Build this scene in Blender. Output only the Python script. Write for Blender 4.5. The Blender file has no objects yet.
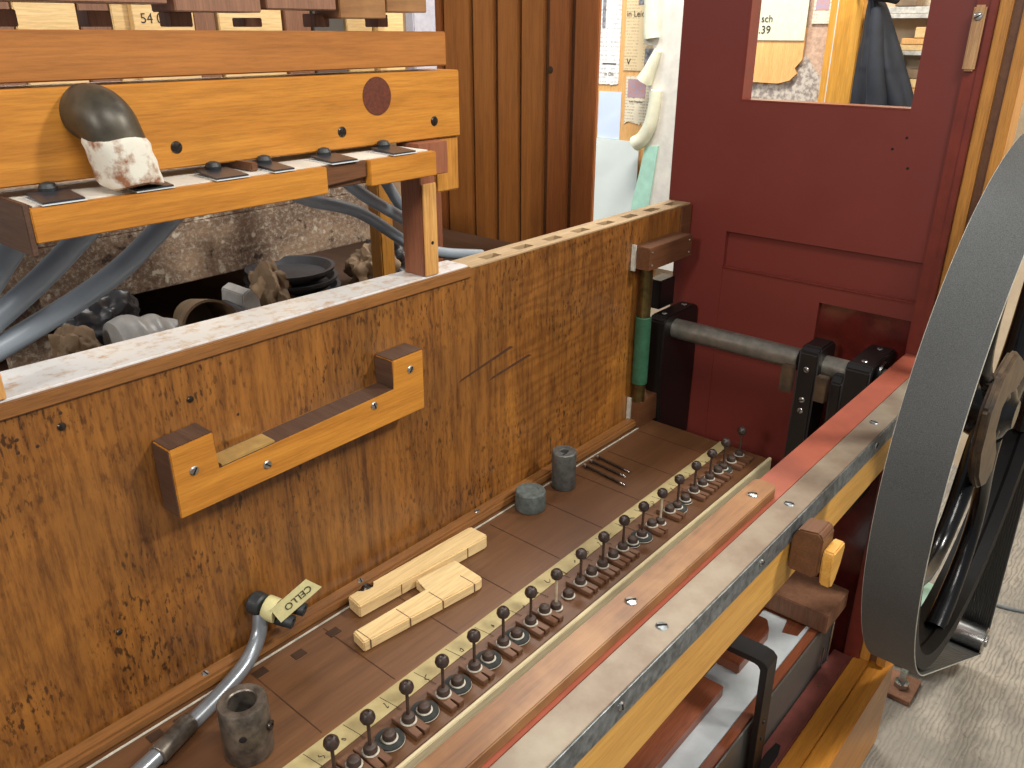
import bpy, bmesh, math, random
from mathutils import Vector, Matrix
random.seed(7)
C = bpy.context.scene.collection
PI = math.pi
# ------------------------------------------------------------------ helpers
def lin(c):
    return tuple(((v/255)/12.92 if v/255 <= .04045 else ((v/255+.055)/1.055)**2.4) for v in c[:3])+(1,)
ORG = {}
class G:
    def __init__(s): s.bm = bmesh.new()
    def box(s, x0,x1,y0,y1,z0,z1, bev=.0015):
        b = bmesh.new()
        bmesh.ops.create_cube(b, size=1)
        for v in b.verts:
            v.co = Vector(((x0+x1)/2+v.co.x*(x1-x0), (y0+y1)/2+v.co.y*(y1-y0), (z0+z1)/2+v.co.z*(z1-z0)))
        s._bev(b, bev); return s._add(b)
    def _bev(s, b, bev):
        if bev: bmesh.ops.bevel(b, geom=list(b.edges), offset=bev, segments=2, affect='EDGES', clamp_overlap=True)
    def _add(s, b, M=None):
        if M is not None: b.transform(M)
        bmesh.ops.recalc_face_normals(b, faces=b.faces)
        me = bpy.data.meshes.new('t'); b.to_mesh(me); b.free(); s.bm.from_mesh(me); bpy.data.meshes.remove(me); return s
    def prism(s, pts, axis, a0, a1, bev=0, M=None):
        b = bmesh.new()
        def P(u,v,a): return {'x':(a,u,v),'y':(u,a,v),'z':(u,v,a)}[axis]
        A=[b.verts.new(P(u,v,a0)) for u,v in pts]; B=[b.verts.new(P(u,v,a1)) for u,v in pts]
        n=len(pts); b.faces.new(A); b.faces.new(B[::-1])
        for i in range(n): b.faces.new((A[i],B[i],B[(i+1)%n],A[(i+1)%n]))
        s._bev(b,bev); return s._add(b,M)
    def lathe(s, prof, o, d=(0,0,1), seg=24, cap=True):
        b = bmesh.new(); rings=[]
        q = Vector((0,0,1)).rotation_difference(Vector(d).normalized())
        for r,h in prof:
            if r<=1e-6: rings.append([b.verts.new(Vector(o)+q@Vector((0,0,h)))])
            else: rings.append([b.verts.new(Vector(o)+q@Vector((r*math.cos(2*PI*k/seg), r*math.sin(2*PI*k/seg), h))) for k in range(seg)])
        for R,S in zip(rings,rings[1:]):
            for k in range(seg):
                k2=(k+1)%seg
                if len(R)==1 and len(S)==1: continue
                if len(R)==1: b.faces.new((R[0],S[k],S[k2]))
                elif len(S)==1: b.faces.new((R[k],S[0],R[k2]))
                else: b.faces.new((R[k],S[k],S[k2],R[k2]))
        if cap:
            if len(rings[0])>1: b.faces.new(rings[0])
            if len(rings[-1])>1: b.faces.new(rings[-1])
        return s._add(b)
    def cyl(s, p, q, r, seg=20, bev=.0):
        p,q=Vector(p),Vector(q); L=(q-p).length
        pr=[(0,0),(r-bev,0),(r,bev),(r,L-bev),(r-bev,L),(0,L)] if bev else [(r,0),(r,L)]
        return s.lathe(pr, p, q-p, seg)
    def tube(s, pts, r, seg=14, closed=False):
        pts=[Vector(p) for p in pts]; n=len(pts); b=bmesh.new(); rings=[]; up=None
        for i in range(n):
            a=pts[(i-1)%n] if (closed or i>0) else pts[i]; c=pts[(i+1)%n] if (closed or i<n-1) else pts[i]
            t=(c-a).normalized()
            if up is None: up=t.orthogonal().normalized()
            up=(up-t*up.dot(t)).normalized(); w=t.cross(up)
            rr=r[i] if isinstance(r,(list,tuple)) else r
            rings.append([b.verts.new(pts[i]+rr*(math.cos(2*PI*k/seg)*up+math.sin(2*PI*k/seg)*w)) for k in range(seg)])
        for i in range(n if closed else n-1):
            R,S=rings[i],rings[(i+1)%n]
            for k in range(seg): b.faces.new((R[k],R[(k+1)%seg],S[(k+1)%seg],S[k]))
        if not closed: b.faces.new(rings[0]); b.faces.new(rings[-1])
        return s._add(b)
    def ball(s, o, r, sc=(1,1,1), sub=3):
        b=bmesh.new(); bmesh.ops.create_icosphere(b, subdivisions=sub, radius=r)
        for v in b.verts: v.co=Vector((v.co.x*sc[0]+o[0], v.co.y*sc[1]+o[1], v.co.z*sc[2]+o[2]))
        return s._add(b)
    def rot(s, o, axis, deg):
        o=Vector(o); M=Matrix.Translation(o)@Matrix.Rotation(math.radians(deg),4,axis)@Matrix.Translation(-o)
        s.bm.transform(M); return s
def spline(pts, n=8):
    P=[Vector(p) for p in pts]; P=[P[0]*2-P[1]]+P+[P[-1]*2-P[-2]]; out=[]
    for i in range(1,len(P)-2):
        for k in range(n):
            t=k/n; a,b,c,d=P[i-1:i+3]
            out.append(.5*((2*b)+(c-a)*t+(2*a-5*b+4*c-d)*t*t+(3*b-a-3*c+d)*t**3))
    out.append(P[-2]); return out
def _props(o,label,cat,group,kind):
    if label: o['label']=label
    if cat: o['category']=cat
    if group: o['group']=group
    if kind: o['kind']=kind
def thing(name, label, cat, loc, group=None, kind=None):
    o=bpy.data.objects.new(name,None); C.objects.link(o); o.location=loc; o.empty_display_size=.02
    ORG[o.name]=Vector(loc); _props(o,label,cat,group,kind); return o
def mesh(name, g, mat, parent=None, label=None, cat=None, group=None, kind=None, loc=None, smooth=True):
    org = ORG[parent.name] if parent else Vector(loc if loc else (0,0,0))
    if parent is None and loc is None:
        vs=[v.co for v in g.bm.verts]
        org=Vector(((min(v.x for v in vs)+max(v.x for v in vs))/2,(min(v.y for v in vs)+max(v.y for v in vs))/2,min(v.z for v in vs)))
    for v in g.bm.verts: v.co-=org
    me=bpy.data.meshes.new(name); g.bm.to_mesh(me); g.bm.free()
    me.materials.append(mat)
    if smooth:
        for p in me.polygons: p.use_smooth=True
        me.set_sharp_from_angle(angle=math.radians(32))
    o=bpy.data.objects.new(name,me); C.objects.link(o)
    if parent: o.parent=parent
    else: o.location=org
    ORG[o.name]=org; _props(o,label,cat,group,kind); return o
def text(name, body, mat, parent, origin, right, upv, size, depth=.0004, label=None, align='CENTER'):
    cu=bpy.data.curves.new('t','FONT'); cu.body=body; cu.size=size; cu.extrude=depth/2; cu.align_x=align; cu.align_y='CENTER'
    ob=bpy.data.objects.new('t',cu); C.objects.link(ob)
    dg=bpy.context.evaluated_depsgraph_get(); dg.update()
    me=bpy.data.meshes.new_from_object(ob.evaluated_get(dg)); C.objects.unlink(ob); bpy.data.objects.remove(ob)
    r=Vector(right).normalized(); u=Vector(upv).normalized(); n=r.cross(u)
    M=Matrix(((r.x,u.x,n.x,origin[0]),(r.y,u.y,n.y,origin[1]),(r.z,u.z,n.z,origin[2]),(0,0,0,1)))
    g=G(); me.transform(M); g.bm.from_mesh(me); bpy.data.meshes.remove(me)
    return mesh(name,g,mat,parent,label,smooth=False)
def copy_tree(o, delta, **kw):
    c=o.copy(); C.objects.link(c); c.location=Vector(o.location)+Vector(delta)
    for k,v in kw.items(): c[k]=v
    def rec(src,dst):
        for ch in list(src.children):
            d=ch.copy(); C.objects.link(d); d.parent=dst; rec(ch,d)
    rec(o,c); return c
# ------------------------------------------------------------------ materials
def newmat(name):
    m=bpy.data.materials.new(name); m.use_nodes=True; nt=m.node_tree
    return m,nt,nt.nodes['Principled BSDF']
def ramp(nt, fac, stops):
    r=nt.nodes.new('ShaderNodeValToRGB'); e=r.color_ramp.elements
    while len(e)<len(stops): e.new(.5)
    for i,(p,c) in enumerate(stops): e[i].position=p; e[i].color=lin(c)
    nt.links.new(fac,r.inputs[0]); return r.outputs[0]
def coords(nt, scale, rot=(0,0,0)):
    t=nt.nodes.new('ShaderNodeTexCoord'); mp=nt.nodes.new('ShaderNodeMapping')
    mp.inputs['Scale'].default_value=scale; mp.inputs['Rotation'].default_value=rot
    nt.links.new(t.outputs['Object'],mp.inputs[0]); return mp.outputs[0]
def noise(nt, vec, sc, det=6, rough=.6, dist=0):
    n=nt.nodes.new('ShaderNodeTexNoise'); n.inputs['Scale'].default_value=sc; n.inputs['Detail'].default_value=det
    n.inputs['Roughness'].default_value=rough; n.inputs['Distortion'].default_value=dist
    nt.links.new(vec,n.inputs['Vector']); return n.outputs['Fac']
def mix(nt, a, b, fac, mode='MIX'):
    m=nt.nodes.new('ShaderNodeMix'); m.data_type='RGBA'; m.blend_type=mode
    for k,v in ((6,a),(7,b)):
        if isinstance(v,tuple): m.inputs[k].default_value=v
        else: nt.links.new(v,m.inputs[k])
    if isinstance(fac,float): m.inputs[0].default_value=fac
    else: nt.links.new(fac,m.inputs[0])
    return m.outputs[2]
def bump(nt, p, h, st, dist=.001):
    b=nt.nodes.new('ShaderNodeBump'); b.inputs['Strength'].default_value=st; b.inputs['Distance'].default_value=dist
    nt.links.new(h,b.inputs['Height']); nt.links.new(b.outputs[0],p.inputs['Normal'])
def gray(nt, fac, a, b, lo=.4, hi=.6):
    m=nt.nodes.new('ShaderNodeMapRange'); m.inputs[1].default_value=lo; m.inputs[2].default_value=hi
    m.inputs[3].default_value=a; m.inputs[4].default_value=b; nt.links.new(fac,m.inputs[0]); return m.outputs[0]
def wood(name, light, dark, axis='x', rough=.4, coat=0, fine=1., streak=.5, sc=1., blotch=None, spec=.5):
    m,nt,p=newmat(name); k=.06
    s={'x':(k,1,1),'y':(1,k,1),'z':(1,1,k)}[axis]
    v=coords(nt,s)
    a=noise(nt,v,60*sc,5,.6,.4); b=noise(nt,v,420*sc,4,.7)
    mid=tuple((light[i]+dark[i])/2 for i in range(3))
    c=ramp(nt,a,[(.3,dark),(.5,mid),(.68,light)])
    c2=ramp(nt,b,[(.35,tuple(int(x*.72) for x in light)),(.6,light)])
    c=mix(nt,c,c2,streak,'MIX')
    if blotch:
        n=noise(nt,coords(nt,(1,1,1)),blotch[1],4,.6); c=mix(nt,c,lin(blotch[0]),gray(nt,n,0.,blotch[2],.45,.68))
    nt.links.new(c,p.inputs['Base Color']); p.inputs['Roughness'].default_value=rough
    p.inputs['Coat Weight'].default_value=coat; p.inputs['Coat Roughness'].default_value=.25
    p.inputs['Specular IOR Level'].default_value=spec
    bump(nt,p,b,.25*fine,.0006); return m
def plain(name, col, rough=.5, metal=0, var=.12, nsc=60, bmp=0, coat=0, col2=None, spec=.5, lo=.35, hi=.7):
    m,nt,p=newmat(name); v=coords(nt,(1,1,1)); n=noise(nt,v,nsc,6,.65)
    d=col2 if col2 else tuple(max(0,int(x*(1-var*2))) for x in col)
    nt.links.new(ramp(nt,n,[(lo,d),(hi,col)]),p.inputs['Base Color'])
    p.inputs['Roughness'].default_value=rough; p.inputs['Metallic'].default_value=metal; p.inputs['Coat Weight'].default_value=coat
    p.inputs['Specular IOR Level'].default_value=spec
    if bmp: bump(nt,p,n,bmp,.001)
    return m
M={}
# big varnished board: vertical grain, orange-brown to dark, short dark pores
m,nt,p=newmat('varnished_veneer'); M['veneer']=m
big=noise(nt,coords(nt,(1.1,1.1,.75)),4.6,8,.68,.8)
strp=noise(nt,coords(nt,(1,1,.035)),46,5,.6)
c=ramp(nt,big,[(.33,(50,25,12)),(.47,(90,49,20)),(.59,(130,78,29)),(.71,(176,114,42))])
c=mix(nt,c,ramp(nt,strp,[(.33,(70,40,20)),(.68,(180,120,52))]),.36)
fine=noise(nt,coords(nt,(1,1,.10)),170,6,.75)
c=mix(nt,c,ramp(nt,fine,[(.38,(60,34,18)),(.56,(190,130,60))]),.22)
sep=nt.nodes.new('ShaderNodeSeparateXYZ'); nt.links.new(coords(nt,(1,1,1)),sep.inputs[0])
flm=nt.nodes.new('ShaderNodeTexWave'); flm.inputs['Scale'].default_value=15; flm.inputs['Distortion'].default_value=9; flm.inputs['Detail'].default_value=3; flm.inputs['Detail Scale'].default_value=1.6
nt.links.new(coords(nt,(.3,1,1.0),(0,math.radians(20),0)),flm.inputs['Vector']); flm.bands_direction='Z'
fm=nt.nodes.new('ShaderNodeMath'); fm.operation='MULTIPLY'
nt.links.new(gray(nt,flm.outputs['Fac'],0.,.42,.3,.95),fm.inputs[0])
fx=nt.nodes.new('ShaderNodeMath'); fx.operation='MULTIPLY'; nt.links.new(gray(nt,sep.outputs[0],0.,1.,.22,.36),fx.inputs[0]); nt.links.new(gray(nt,sep.outputs[0],1.,0.,.58,.72),fx.inputs[1])
nt.links.new(fx.outputs[0],fm.inputs[1])
c=mix(nt,c,(.50,.40,.34,1),fm.outputs[0],'MULTIPLY')
pore=noise(nt,coords(nt,(1,1,.33)),210,3,.6); msk=noise(nt,coords(nt,(1,1,.8)),7,4,.6)
mm=nt.nodes.new('ShaderNodeMath'); mm.operation='MULTIPLY'
nt.links.new(gray(nt,pore,0.,1.,.55,.63),mm.inputs[0]); nt.links.new(gray(nt,msk,.05,.85,.42,.60),mm.inputs[1])
c=mix(nt,c,lin((44,24,12)),mm.outputs[0])
nt.links.new(c,p.inputs['Base Color']); p.inputs['Roughness'].default_value=.36; p.inputs['Coat Weight'].default_value=.25; p.inputs['Coat Roughness'].default_value=.3
bump(nt,p,pore,.25,.0006)
M['beam']=wood('honey_varnished_oak',(204,138,52),(162,100,32),'x',.38,.1,streak=.35)
M['beam2']=wood('brown_varnished_oak',(178,114,50),(142,86,34),'x',.42,.08,streak=.35)
M['beamz']=wood('honey_varnished_oak_upright',(206,144,62),(160,102,42),'z',.4,.1)
M['orange']=wood('bright_orange_oak',(220,168,82),(192,132,50),'x',.42,.05,streak=.35)
M['glare_top']=plain('pale_glare_top',(214,212,210),.26,0,.1,50,.1,col2=(190,160,130),lo=.30,hi=.50)  # pale tone paints the window glare into the panel's top strip
M['cell']=wood('raw_core_wood',(186,160,122),(140,108,72),'x',.6,0,1,.5)
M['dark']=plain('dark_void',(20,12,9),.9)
M['shade_wood']=wood('dark_brown_wood',(112,72,44),(72,44,26),'x',.45)
M['dark_shade_wood']=wood('dark_wood_and_shade',(92,66,50),(58,38,28),'y',.5)  # dark wood colour, also used to paint shade on edges and slot walls
M['bed']=wood('brown_bed_veneer',(112,76,47),(84,54,32),'x',.42,.08,streak=.3,sc=.5,blotch=((92,58,36),5,.6))
M['bedline']=plain('faint_scribed_line',(88,56,36),.5)
M['inlay']=plain('dark_inlay',(66,44,30),.5)
M['strip']=plain('yellowed_paper',(186,172,124),.6,0,.1,22,col2=(156,140,96))
M['cream']=wood('cream_wood',(226,212,172),(198,180,136),'x',.55,0,1,.4)
M['mould']=wood('moulding_wood',(150,100,52),(100,64,34),'x',.38,.1)
M['batten']=wood('old_brown_batten',(146,100,58),(84,52,30),'x',.42,.1,1,.45,.6,blotch=((172,128,80),12,.5))
M['louver']=wood('pine_orange_varnish',(176,112,54),(132,78,38),'z',.4,.12,1,.4,.5)
M['louver2']=wood('pine_red_varnish',(166,98,50),(124,70,36),'z',.4,.12,1,.4,.5)
M['red']=plain('oxblood_paint',(118,48,40),.42,0,.04,6,.03,.0,lo=.2,hi=.9)
M['redpost']=plain('oxblood_paint_worn',(124,50,38),.32,0,.1,30,.12,lo=.25,hi=.7)
M['redrail']=plain('brick_red_paint',(158,82,62),.42,0,.06,24,.15,lo=.3,hi=.7)
M['redsill']=plain('dull_red_paint',(126,66,58),.45,0,.08,30,.1)
M['redshiny']=plain('glossy_dark_red_paint',(96,34,28),.16,0,.1,30,.5,.3)
M['steelflat']=plain('worn_flat_steel',(148,138,120),.45,.3,.12,14,.05,col2=(122,106,90))
M['steeledge']=plain('grey_steel_edge',(150,156,158),.4,.6,.2,90,.15)
M['steel']=plain('bright_steel',(190,190,188),.25,1.,.06)
M['steelrod']=plain('turned_steel',(146,142,132),.34,.6,.10,60)
M['screw']=plain('zinc_screw',(196,196,192),.28,.9,.08)
M['oldscrew']=plain('dark_steel_screw',(96,88,80),.35,.9,.2,200)
M['black']=plain('black_painted_wood',(24,20,19),.38,0,.1)
M['blackgloss']=plain('glossy_black_paint',(15,16,18),.22,0,.2,40,.5,0,spec=.4)
M['rimblack']=plain('aged_black_paint',(13,13,14),.5,0,.2,40,.4,0,spec=.12)
M['cleat']=plain('worn_cast_iron',(104,84,62),.42,.3,.3,30,.3,col2=(56,48,42))
M['brass']=plain('old_brass',(140,124,78),.3,.9,.2,30)
M['green']=plain('green_paint_sleeve',(50,100,72),.5,0,.12,40)
M['brownball']=plain('dark_brown_bakelite',(66,50,44),.42,0,.2,160,.1)
M['nut']=plain('leather_nut',(78,60,50),.55,0,.2,150,.2)
M['rod']=plain('rusty_rod',(104,82,70),.45,.5,.2,150)
M['rodw']=plain('pale_rod',(206,190,160),.5)
M['ring']=plain('white_felt',(206,200,184),.9)
M['disc']=plain('grey_felt',(58,60,58),.9,0,.15,200)
M['plate']=wood('small_brown_plate',(118,82,58),(88,58,40),'y',.5)
M['lightwood']=wood('fresh_light_wood',(232,204,150),(212,176,120),'x',.55,0,.8,.4,.6)
M['kerf']=plain('dark_kerf',(120,90,60),.8)
M['lead']=plain('dull_grey_zinc',(122,124,120),.5,.5,.15,60,.2)
M['putty']=plain('grey_green_putty',(104,112,108),.75,0,.15,90,.4)
M['pipe']=plain('grey_lead_pipe',(150,156,162),.3,.55,.08,20)
M['pvc']=plain('grey_plastic_tube',(136,146,156),.36,0,.04,12)
M['iron']=plain('grey_iron_tube',(138,128,116),.4,.6,.25,40,.1)
M['elbow']=plain('dark_grey_metal',(96,88,72),.42,.3,.2,20)
M['wrap']=plain('white_stained_wrap',(214,210,196),.85,0,.2,34,.6,col2=(140,92,62),lo=.38,hi=.52)
M['tagp']=plain('pale_yellow_tape',(214,206,150),.6,0,.05)
M['rubber']=plain('black_rubber',(46,50,52),.5,0,.12)
M['mahog']=wood('mahogany',(148,82,52),(104,52,32),'x',.42,.1,1,.5,.8)
M['white']=plain('white_paint',(214,220,222),.45,0,.04,20,.1)
M['greymetal']=plain('grey_sheet_metal',(128,128,122),.32,.5,.06,4)
M['leather']=plain('white_leather',(226,222,210),.6,0,.05,20,.1)
M['plateb']=plain('dark_blue_metal',(52,54,62),.28,.0,.1)
M['plug']=plain('redbrown_plug',(108,50,30),.5,0,.15,200)
M['grime']=None
m,nt,p=newmat('grimy_bench_wood'); M['grime']=m
a=noise(nt,coords(nt,(.5,1,1)),7,8,.75,.5); b=noise(nt,coords(nt,(1,1,1)),110,6,.8)
c=ramp(nt,a,[(.3,(78,54,42)),(.5,(122,96,76)),(.62,(170,140,112)),(.75,(150,96,58))])
c=mix(nt,c,ramp(nt,b,[(.42,(62,44,36)),(.6,(196,186,168))]),gray(nt,b,.15,.85,.45,.66))
sp=noise(nt,coords(nt,(1,1,1)),38,3,.5); c=mix(nt,c,lin((214,204,184)),gray(nt,sp,0.,.8,.64,.70)); c=mix(nt,c,lin((40,26,20)),gray(nt,sp,.8,0.,.30,.36))
nt.links.new(c,p.inputs['Base Color']); p.inputs['Roughness'].default_value=.75; bump(nt,p,b,.6,.002)
m,nt,p=newmat('woven_belt'); M['belt']=m
v=coords(nt,(1,1,1)); n=noise(nt,v,5,4,.5); f=noise(nt,coords(nt,(.3,1,1)),900,2,.5)
c=ramp(nt,n,[(.3,(56,58,58)),(.7,(74,76,76))]); c=mix(nt,c,ramp(nt,f,[(.4,(48,50,50)),(.6,(92,94,92))]),.4)
nt.links.new(c,p.inputs['Base Color']); p.inputs['Roughness'].default_value=.55; bump(nt,p,f,.4,.0008)
m,nt,p=newmat('ribbed_rubber'); M['ribs']=m
w=nt.nodes.new('ShaderNodeTexWave'); w.bands_direction='Y'; w.inputs['Scale'].default_value=60; nt.links.new(coords(nt,(1,1,1)),w.inputs['Vector'])
nt.links.new(ramp(nt,w.outputs['Fac'],[(.2,(26,26,26)),(.8,(44,43,42))]),p.inputs['Base Color']); p.inputs['Roughness'].default_value=.5; bump(nt,p,w.outputs['Fac'],.8,.002)
m,nt,p=newmat('scored_concrete'); M['floor']=m
w=nt.nodes.new('ShaderNodeTexWave'); w.inputs['Scale'].default_value=9; w.inputs['Distortion'].default_value=9; w.inputs['Detail'].default_value=5; w.inputs['Detail Scale'].default_value=1.6; w.bands_direction='Y'
nt.links.new(coords(nt,(1.1,3.2,1)),w.inputs['Vector']); a=noise(nt,coords(nt,(1,1,1)),7,7,.7); b=noise(nt,coords(nt,(1,1,1)),60,5,.7)
c=ramp(nt,w.outputs['Fac'],[(.05,(112,104,92)),(.3,(156,148,134)),(.9,(172,164,150))]); c=mix(nt,c,ramp(nt,a,[(.35,(108,102,94)),(.65,(176,166,150))]),.5)
st=noise(nt,coords(nt,(1,1,1)),2.2,6,.7); c=mix(nt,c,lin((112,108,100)),gray(nt,st,.1,.75,.42,.58)); c=mix(nt,c,lin((84,78,72)),gray(nt,b,0.,.6,.58,.68)); nt.links.new(c,p.inputs['Base Color']); p.inputs['Roughness'].default_value=.8; bump(nt,p,w.outputs['Fac'],.4,.003)
def newsmat(name, paper, ink, lines=260, cols=14, dens=.55):
    m,nt,p=newmat(name); w=nt.nodes.new('ShaderNodeTexWave'); w.bands_direction='Z'; w.inputs['Scale'].default_value=lines/ (2*PI)*.6
    nt.links.new(coords(nt,(1,1,1)),w.inputs['Vector'])
    n=noise(nt,coords(nt,(1,1,.6)),170,3,.7)
    w2=nt.nodes.new('ShaderNodeTexWave'); w2.bands_direction='Y'; w2.inputs['Scale'].default_value=cols/(2*PI)*1.0; nt.links.new(coords(nt,(1,1,1)),w2.inputs['Vector'])
    a=nt.nodes.new('ShaderNodeMath'); a.operation='MULTIPLY'; nt.links.new(gray(nt,w.outputs['Fac'],0.,1.,.35,.7),a.inputs[0]); nt.links.new(gray(nt,n,0.,dens,.42,.6),a.inputs[1])
    b=nt.nodes.new('ShaderNodeMath'); b.operation='MULTIPLY'; nt.links.new(a.outputs[0],b.inputs[0]); nt.links.new(gray(nt,w2.outputs['Fac'],0.,1.,.04,.1),b.inputs[1])
    nt.links.new(mix(nt,lin(paper),lin(ink),b.outputs[0]),p.inputs['Base Color']); p.inputs['Roughness'].default_value=.8; return m
M['news']=newsmat('newsprint',(232,220,192),(110,96,86)); M['news2']=newsmat('yellow_newsprint',(226,202,158),(150,126,96))
M['news3']=newsmat('white_newsprint',(240,238,232),(120,116,122),180,20,.5)
M['photo']=plain('printed_photo',(150,160,190),.7,0,.3,60,col2=(200,140,120)); M['photog']=plain('grey_printed_photo',(70,70,78),.7,0,.3,60,col2=(170,168,170))
M['ink']=plain('ink',(58,52,50),.7); M['inkg']=plain('grey_ink',(120,108,88),.7); M['pencil']=plain('pencil_mark',(70,66,52),.7)
M['bluesheet']=newsmat('blue_sheet',(214,228,250),(180,200,236),120,1,.5)
M['whitesheet']=plain('white_board',(228,236,230),.6,0,.01,8)
M['plaster']=plain('pale_painted_plaster',(222,216,204),.6,0,.05,14,.1); M['scroll']=plain('cream_scroll_paint',(230,228,200),.55,0,.05,14,.1)
M['mint']=plain('mint_green_paint',(180,226,204),.55,0,.06,14)
M['pinewall']=wood('pale_pine',(240,188,120),(226,160,86),'z',.55,0,1,.5,1.2)
M['rough']=plain('peeling_plaster',(196,186,172),.9,0,.2,50,.8,col2=(140,128,120),lo=.42,hi=.56); M['pinkplaster']=plain('pinkish_plaster',(214,180,154),.9,0,.1,70,.5)
M['signp']=plain('pale_green_card',(222,222,194),.65,0,.04)
M['yellowpost']=wood('yellow_varnished_post',(226,168,72),(196,132,46),'z',.4,.1,1,.4,.5)
M['jacket']=plain('navy_nylon',(24,30,42),.7,0,.2,20,.1)
M['palewood']=wood('pale_timber',(238,206,150),(216,172,104),'x',.6,0,1,.4,.8)
M['whiteshelf']=plain('white_shelf',(230,226,214),.6)
M['motor']=plain('mint_machine_paint',(150,186,164),.4,0,.1,30,.1)
M['cord']=plain('grey_cord',(110,116,118),.6)
M['paperbag']=plain('grey_plastic_bag',(196,194,190),.4,0,.12,12,.3); M['cardboard']=plain('brown_cardboard',(146,120,92),.75,0,.1,20)
M['tray']=plain('dark_grey_plastic',(62,62,66),.4,0,.08)
M['skin_wood']=wood('reddish_board',(156,96,66),(116,66,44),'z',.5)
M['lightpost']=wood('tan_post',(218,166,96),(176,118,60),'z',.45)
M['wall']=plain('workshop_wall_paint',(218,196,164),.8,0,.06,6)
M['handle']=wood('worn_tan_grip',(206,166,118),(150,104,64),'z',.4)
M['whitewashed']=plain('whitewashed_post',(212,210,220),.6,0,.06,60,.2)
M['topblk']=wood('grey_brown_old_wood',(150,106,78),(104,70,54),'z',.5)
M['brassplate']=plain('pale_brass_plate',(206,172,104),.32,.5,.06)
# ------------------------------------------------------------------ small reusable bits
def screw(parent, o, d, r=.005, mat='screw', name='screw', label=None, slot=True):
    g=G(); g.lathe([(0,-.001),(r,-.001),(r,.0004),(r*.8,.0016),(r*.3,.0021),(0,.0022)],o,d,20)
    s=mesh(name,g,M[mat],parent,label)
    if slot:
        D=Vector(d).normalized(); u=D.orthogonal().normalized(); ang=random.uniform(0,3.1); u=Matrix.Rotation(ang,3,D)@u; w=D.cross(u)
        b=bmesh.new(); bmesh.ops.create_cube(b,size=1)
        for vv in b.verts: vv.co=Vector(o)+u*vv.co.x*r*1.6+w*vv.co.y*r*.3+D*(.0021+vv.co.z*.0009)
        gg=G(); gg._add(b); mesh('slot',gg,M['dark'],s)
    return s
# ------------------------------------------------------------------ SETTING
GZ=-.76
mesh('floor',G().box(-2.5,3.4,-3,4,GZ-.05,GZ,0),M['floor'],kind='structure',smooth=False)
mesh('wall_back',G().box(3.25,3.35,-3,4,GZ,2.6,0),M['wall'],kind='structure',smooth=False)
# ------------------------------------------------------------------ TALL BOARD
X0=-.25
t=thing('veneered_panel','tall varnished brown panel with dark grain standing behind the peg bed','wooden panel',(.7,.89,0))
# front veneer with a cut-out at the far lower corner
mesh('panel_face',G().prism([(X0,-.02),(1.452,-.02),(1.452,.35),(1.592,.35),(1.592,.452),(.907,.452),(.907,.450),(X0,.450)],'y',.870,.878,.0008),M['veneer'],t)
mesh('panel_core',G().prism([(X0,-.02),(1.45,-.02),(1.45,.352),(1.59,.352),(1.59,.375),(.907,.375),(.907,.44),(X0,.44)],'y',.8785,.908),M['shade_wood'],t)
mesh('top_strip',G().prism([(X0,.874),(.905,.874),(.905,.921),(X0,.985)],'z',.4405,.4585,.001),M['glare_top'],t,'top strip painted pale with glare')
mesh('top_lip',G().box(X0,.905,.866,.874,.440,.4565,.0015),M['mould'],t)
# cell top: strip with rectangular holes
xs=[.907,.955]; cells=[]
for i in range(8):
    c0=.955+i*.083; cells.append((c0+.003,c0+.043))
g=G(); prev=.907
for a,b in cells: g.box(prev,a,.884,.904,.447,.455,0); prev=b
g.box(prev,1.595,.884,.904,.447,.455,0); g.box(.907,1.595,.871,.884,.4525,.4550,0); g.box(.907,1.595,.904,.921,.447,.4550,0)
h=G(); prev=.907
for a,b in cells: h.box(prev,a,.8785,.908,.3755,.4465,0); prev=b
h.box(prev,1.590,.8785,.908,.3755,.4465,0); mesh('cell_walls',h,M['dark_shade_wood'],t,smooth=False)  # dark colour on these walls paints in the shade inside the slots
mesh('cell_strip',g,M['cell'],t,'pale strip with eight rectangular slots',smooth=False)
mesh('end_stile',G().box(1.555,1.594,.866,.870,.35,.452,.0006),M['shade_wood'],t)
mesh('rear_board',G().prism([(X0,-.02),(1.45,-.02),(1.45,.352),(1.59,.352),(1.59,.44),(X0,.44)],'y',.9085,.9125),M['shade_wood'],t)
for x,z,r in ((.277,.413,.0045),(.421,.395,.004),(.285,.135,.004)):
    screw(t,(x,.8695,z),(0,-1,0),r,'oldscrew','nail_head',slot=False)
for x,z in ((.479,.354),(.233,.414),(.231,.400),(.279,.428),(.250,.40)):
    mesh('nail_hole',G().lathe([(0,0),(.0022,0),(.0018,.0006),(0,.0007)],(x,.8702,z),(0,-1,0),12),M['inlay'],t)
for (a,b) in (((.872,.268),(1.01,.292)),((.945,.248),(1.06,.262))):
    mesh('scratch',G().prism([(a[0],a[1]),(b[0],b[1]),(b[0]-.01,b[1]+.004),(a[0]+.01,a[1]+.005)],'y',.8696,.8701),M['bedline'],t)
g=G().box(X0,1.40,.846,.870,-.001,.017,.004)
mo=mesh('base_moulding',g,M['mould'],None,'long thin brown moulding strip along the foot of the tall panel','moulding')
for x in (.372,.634,.897): screw(mo,(x,.857,.017),(0,-.3,1),.0048,'screw')
# ------------------------------------------------------------------ U BRACKET
t=thing('notched_bracket','honey coloured U shaped wooden bracket screwed to the tall panel','wooden bracket',(.56,.85,.27))
mesh('bracket_body',G().prism([(.367,.270),(.760,.276),(.761,.369),(.703,.368),(.703,.324),(.422,.313),(.422,.363),(.367,.360)],'y',.8305,.8695,.0012),M['beam'],t)
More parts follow.
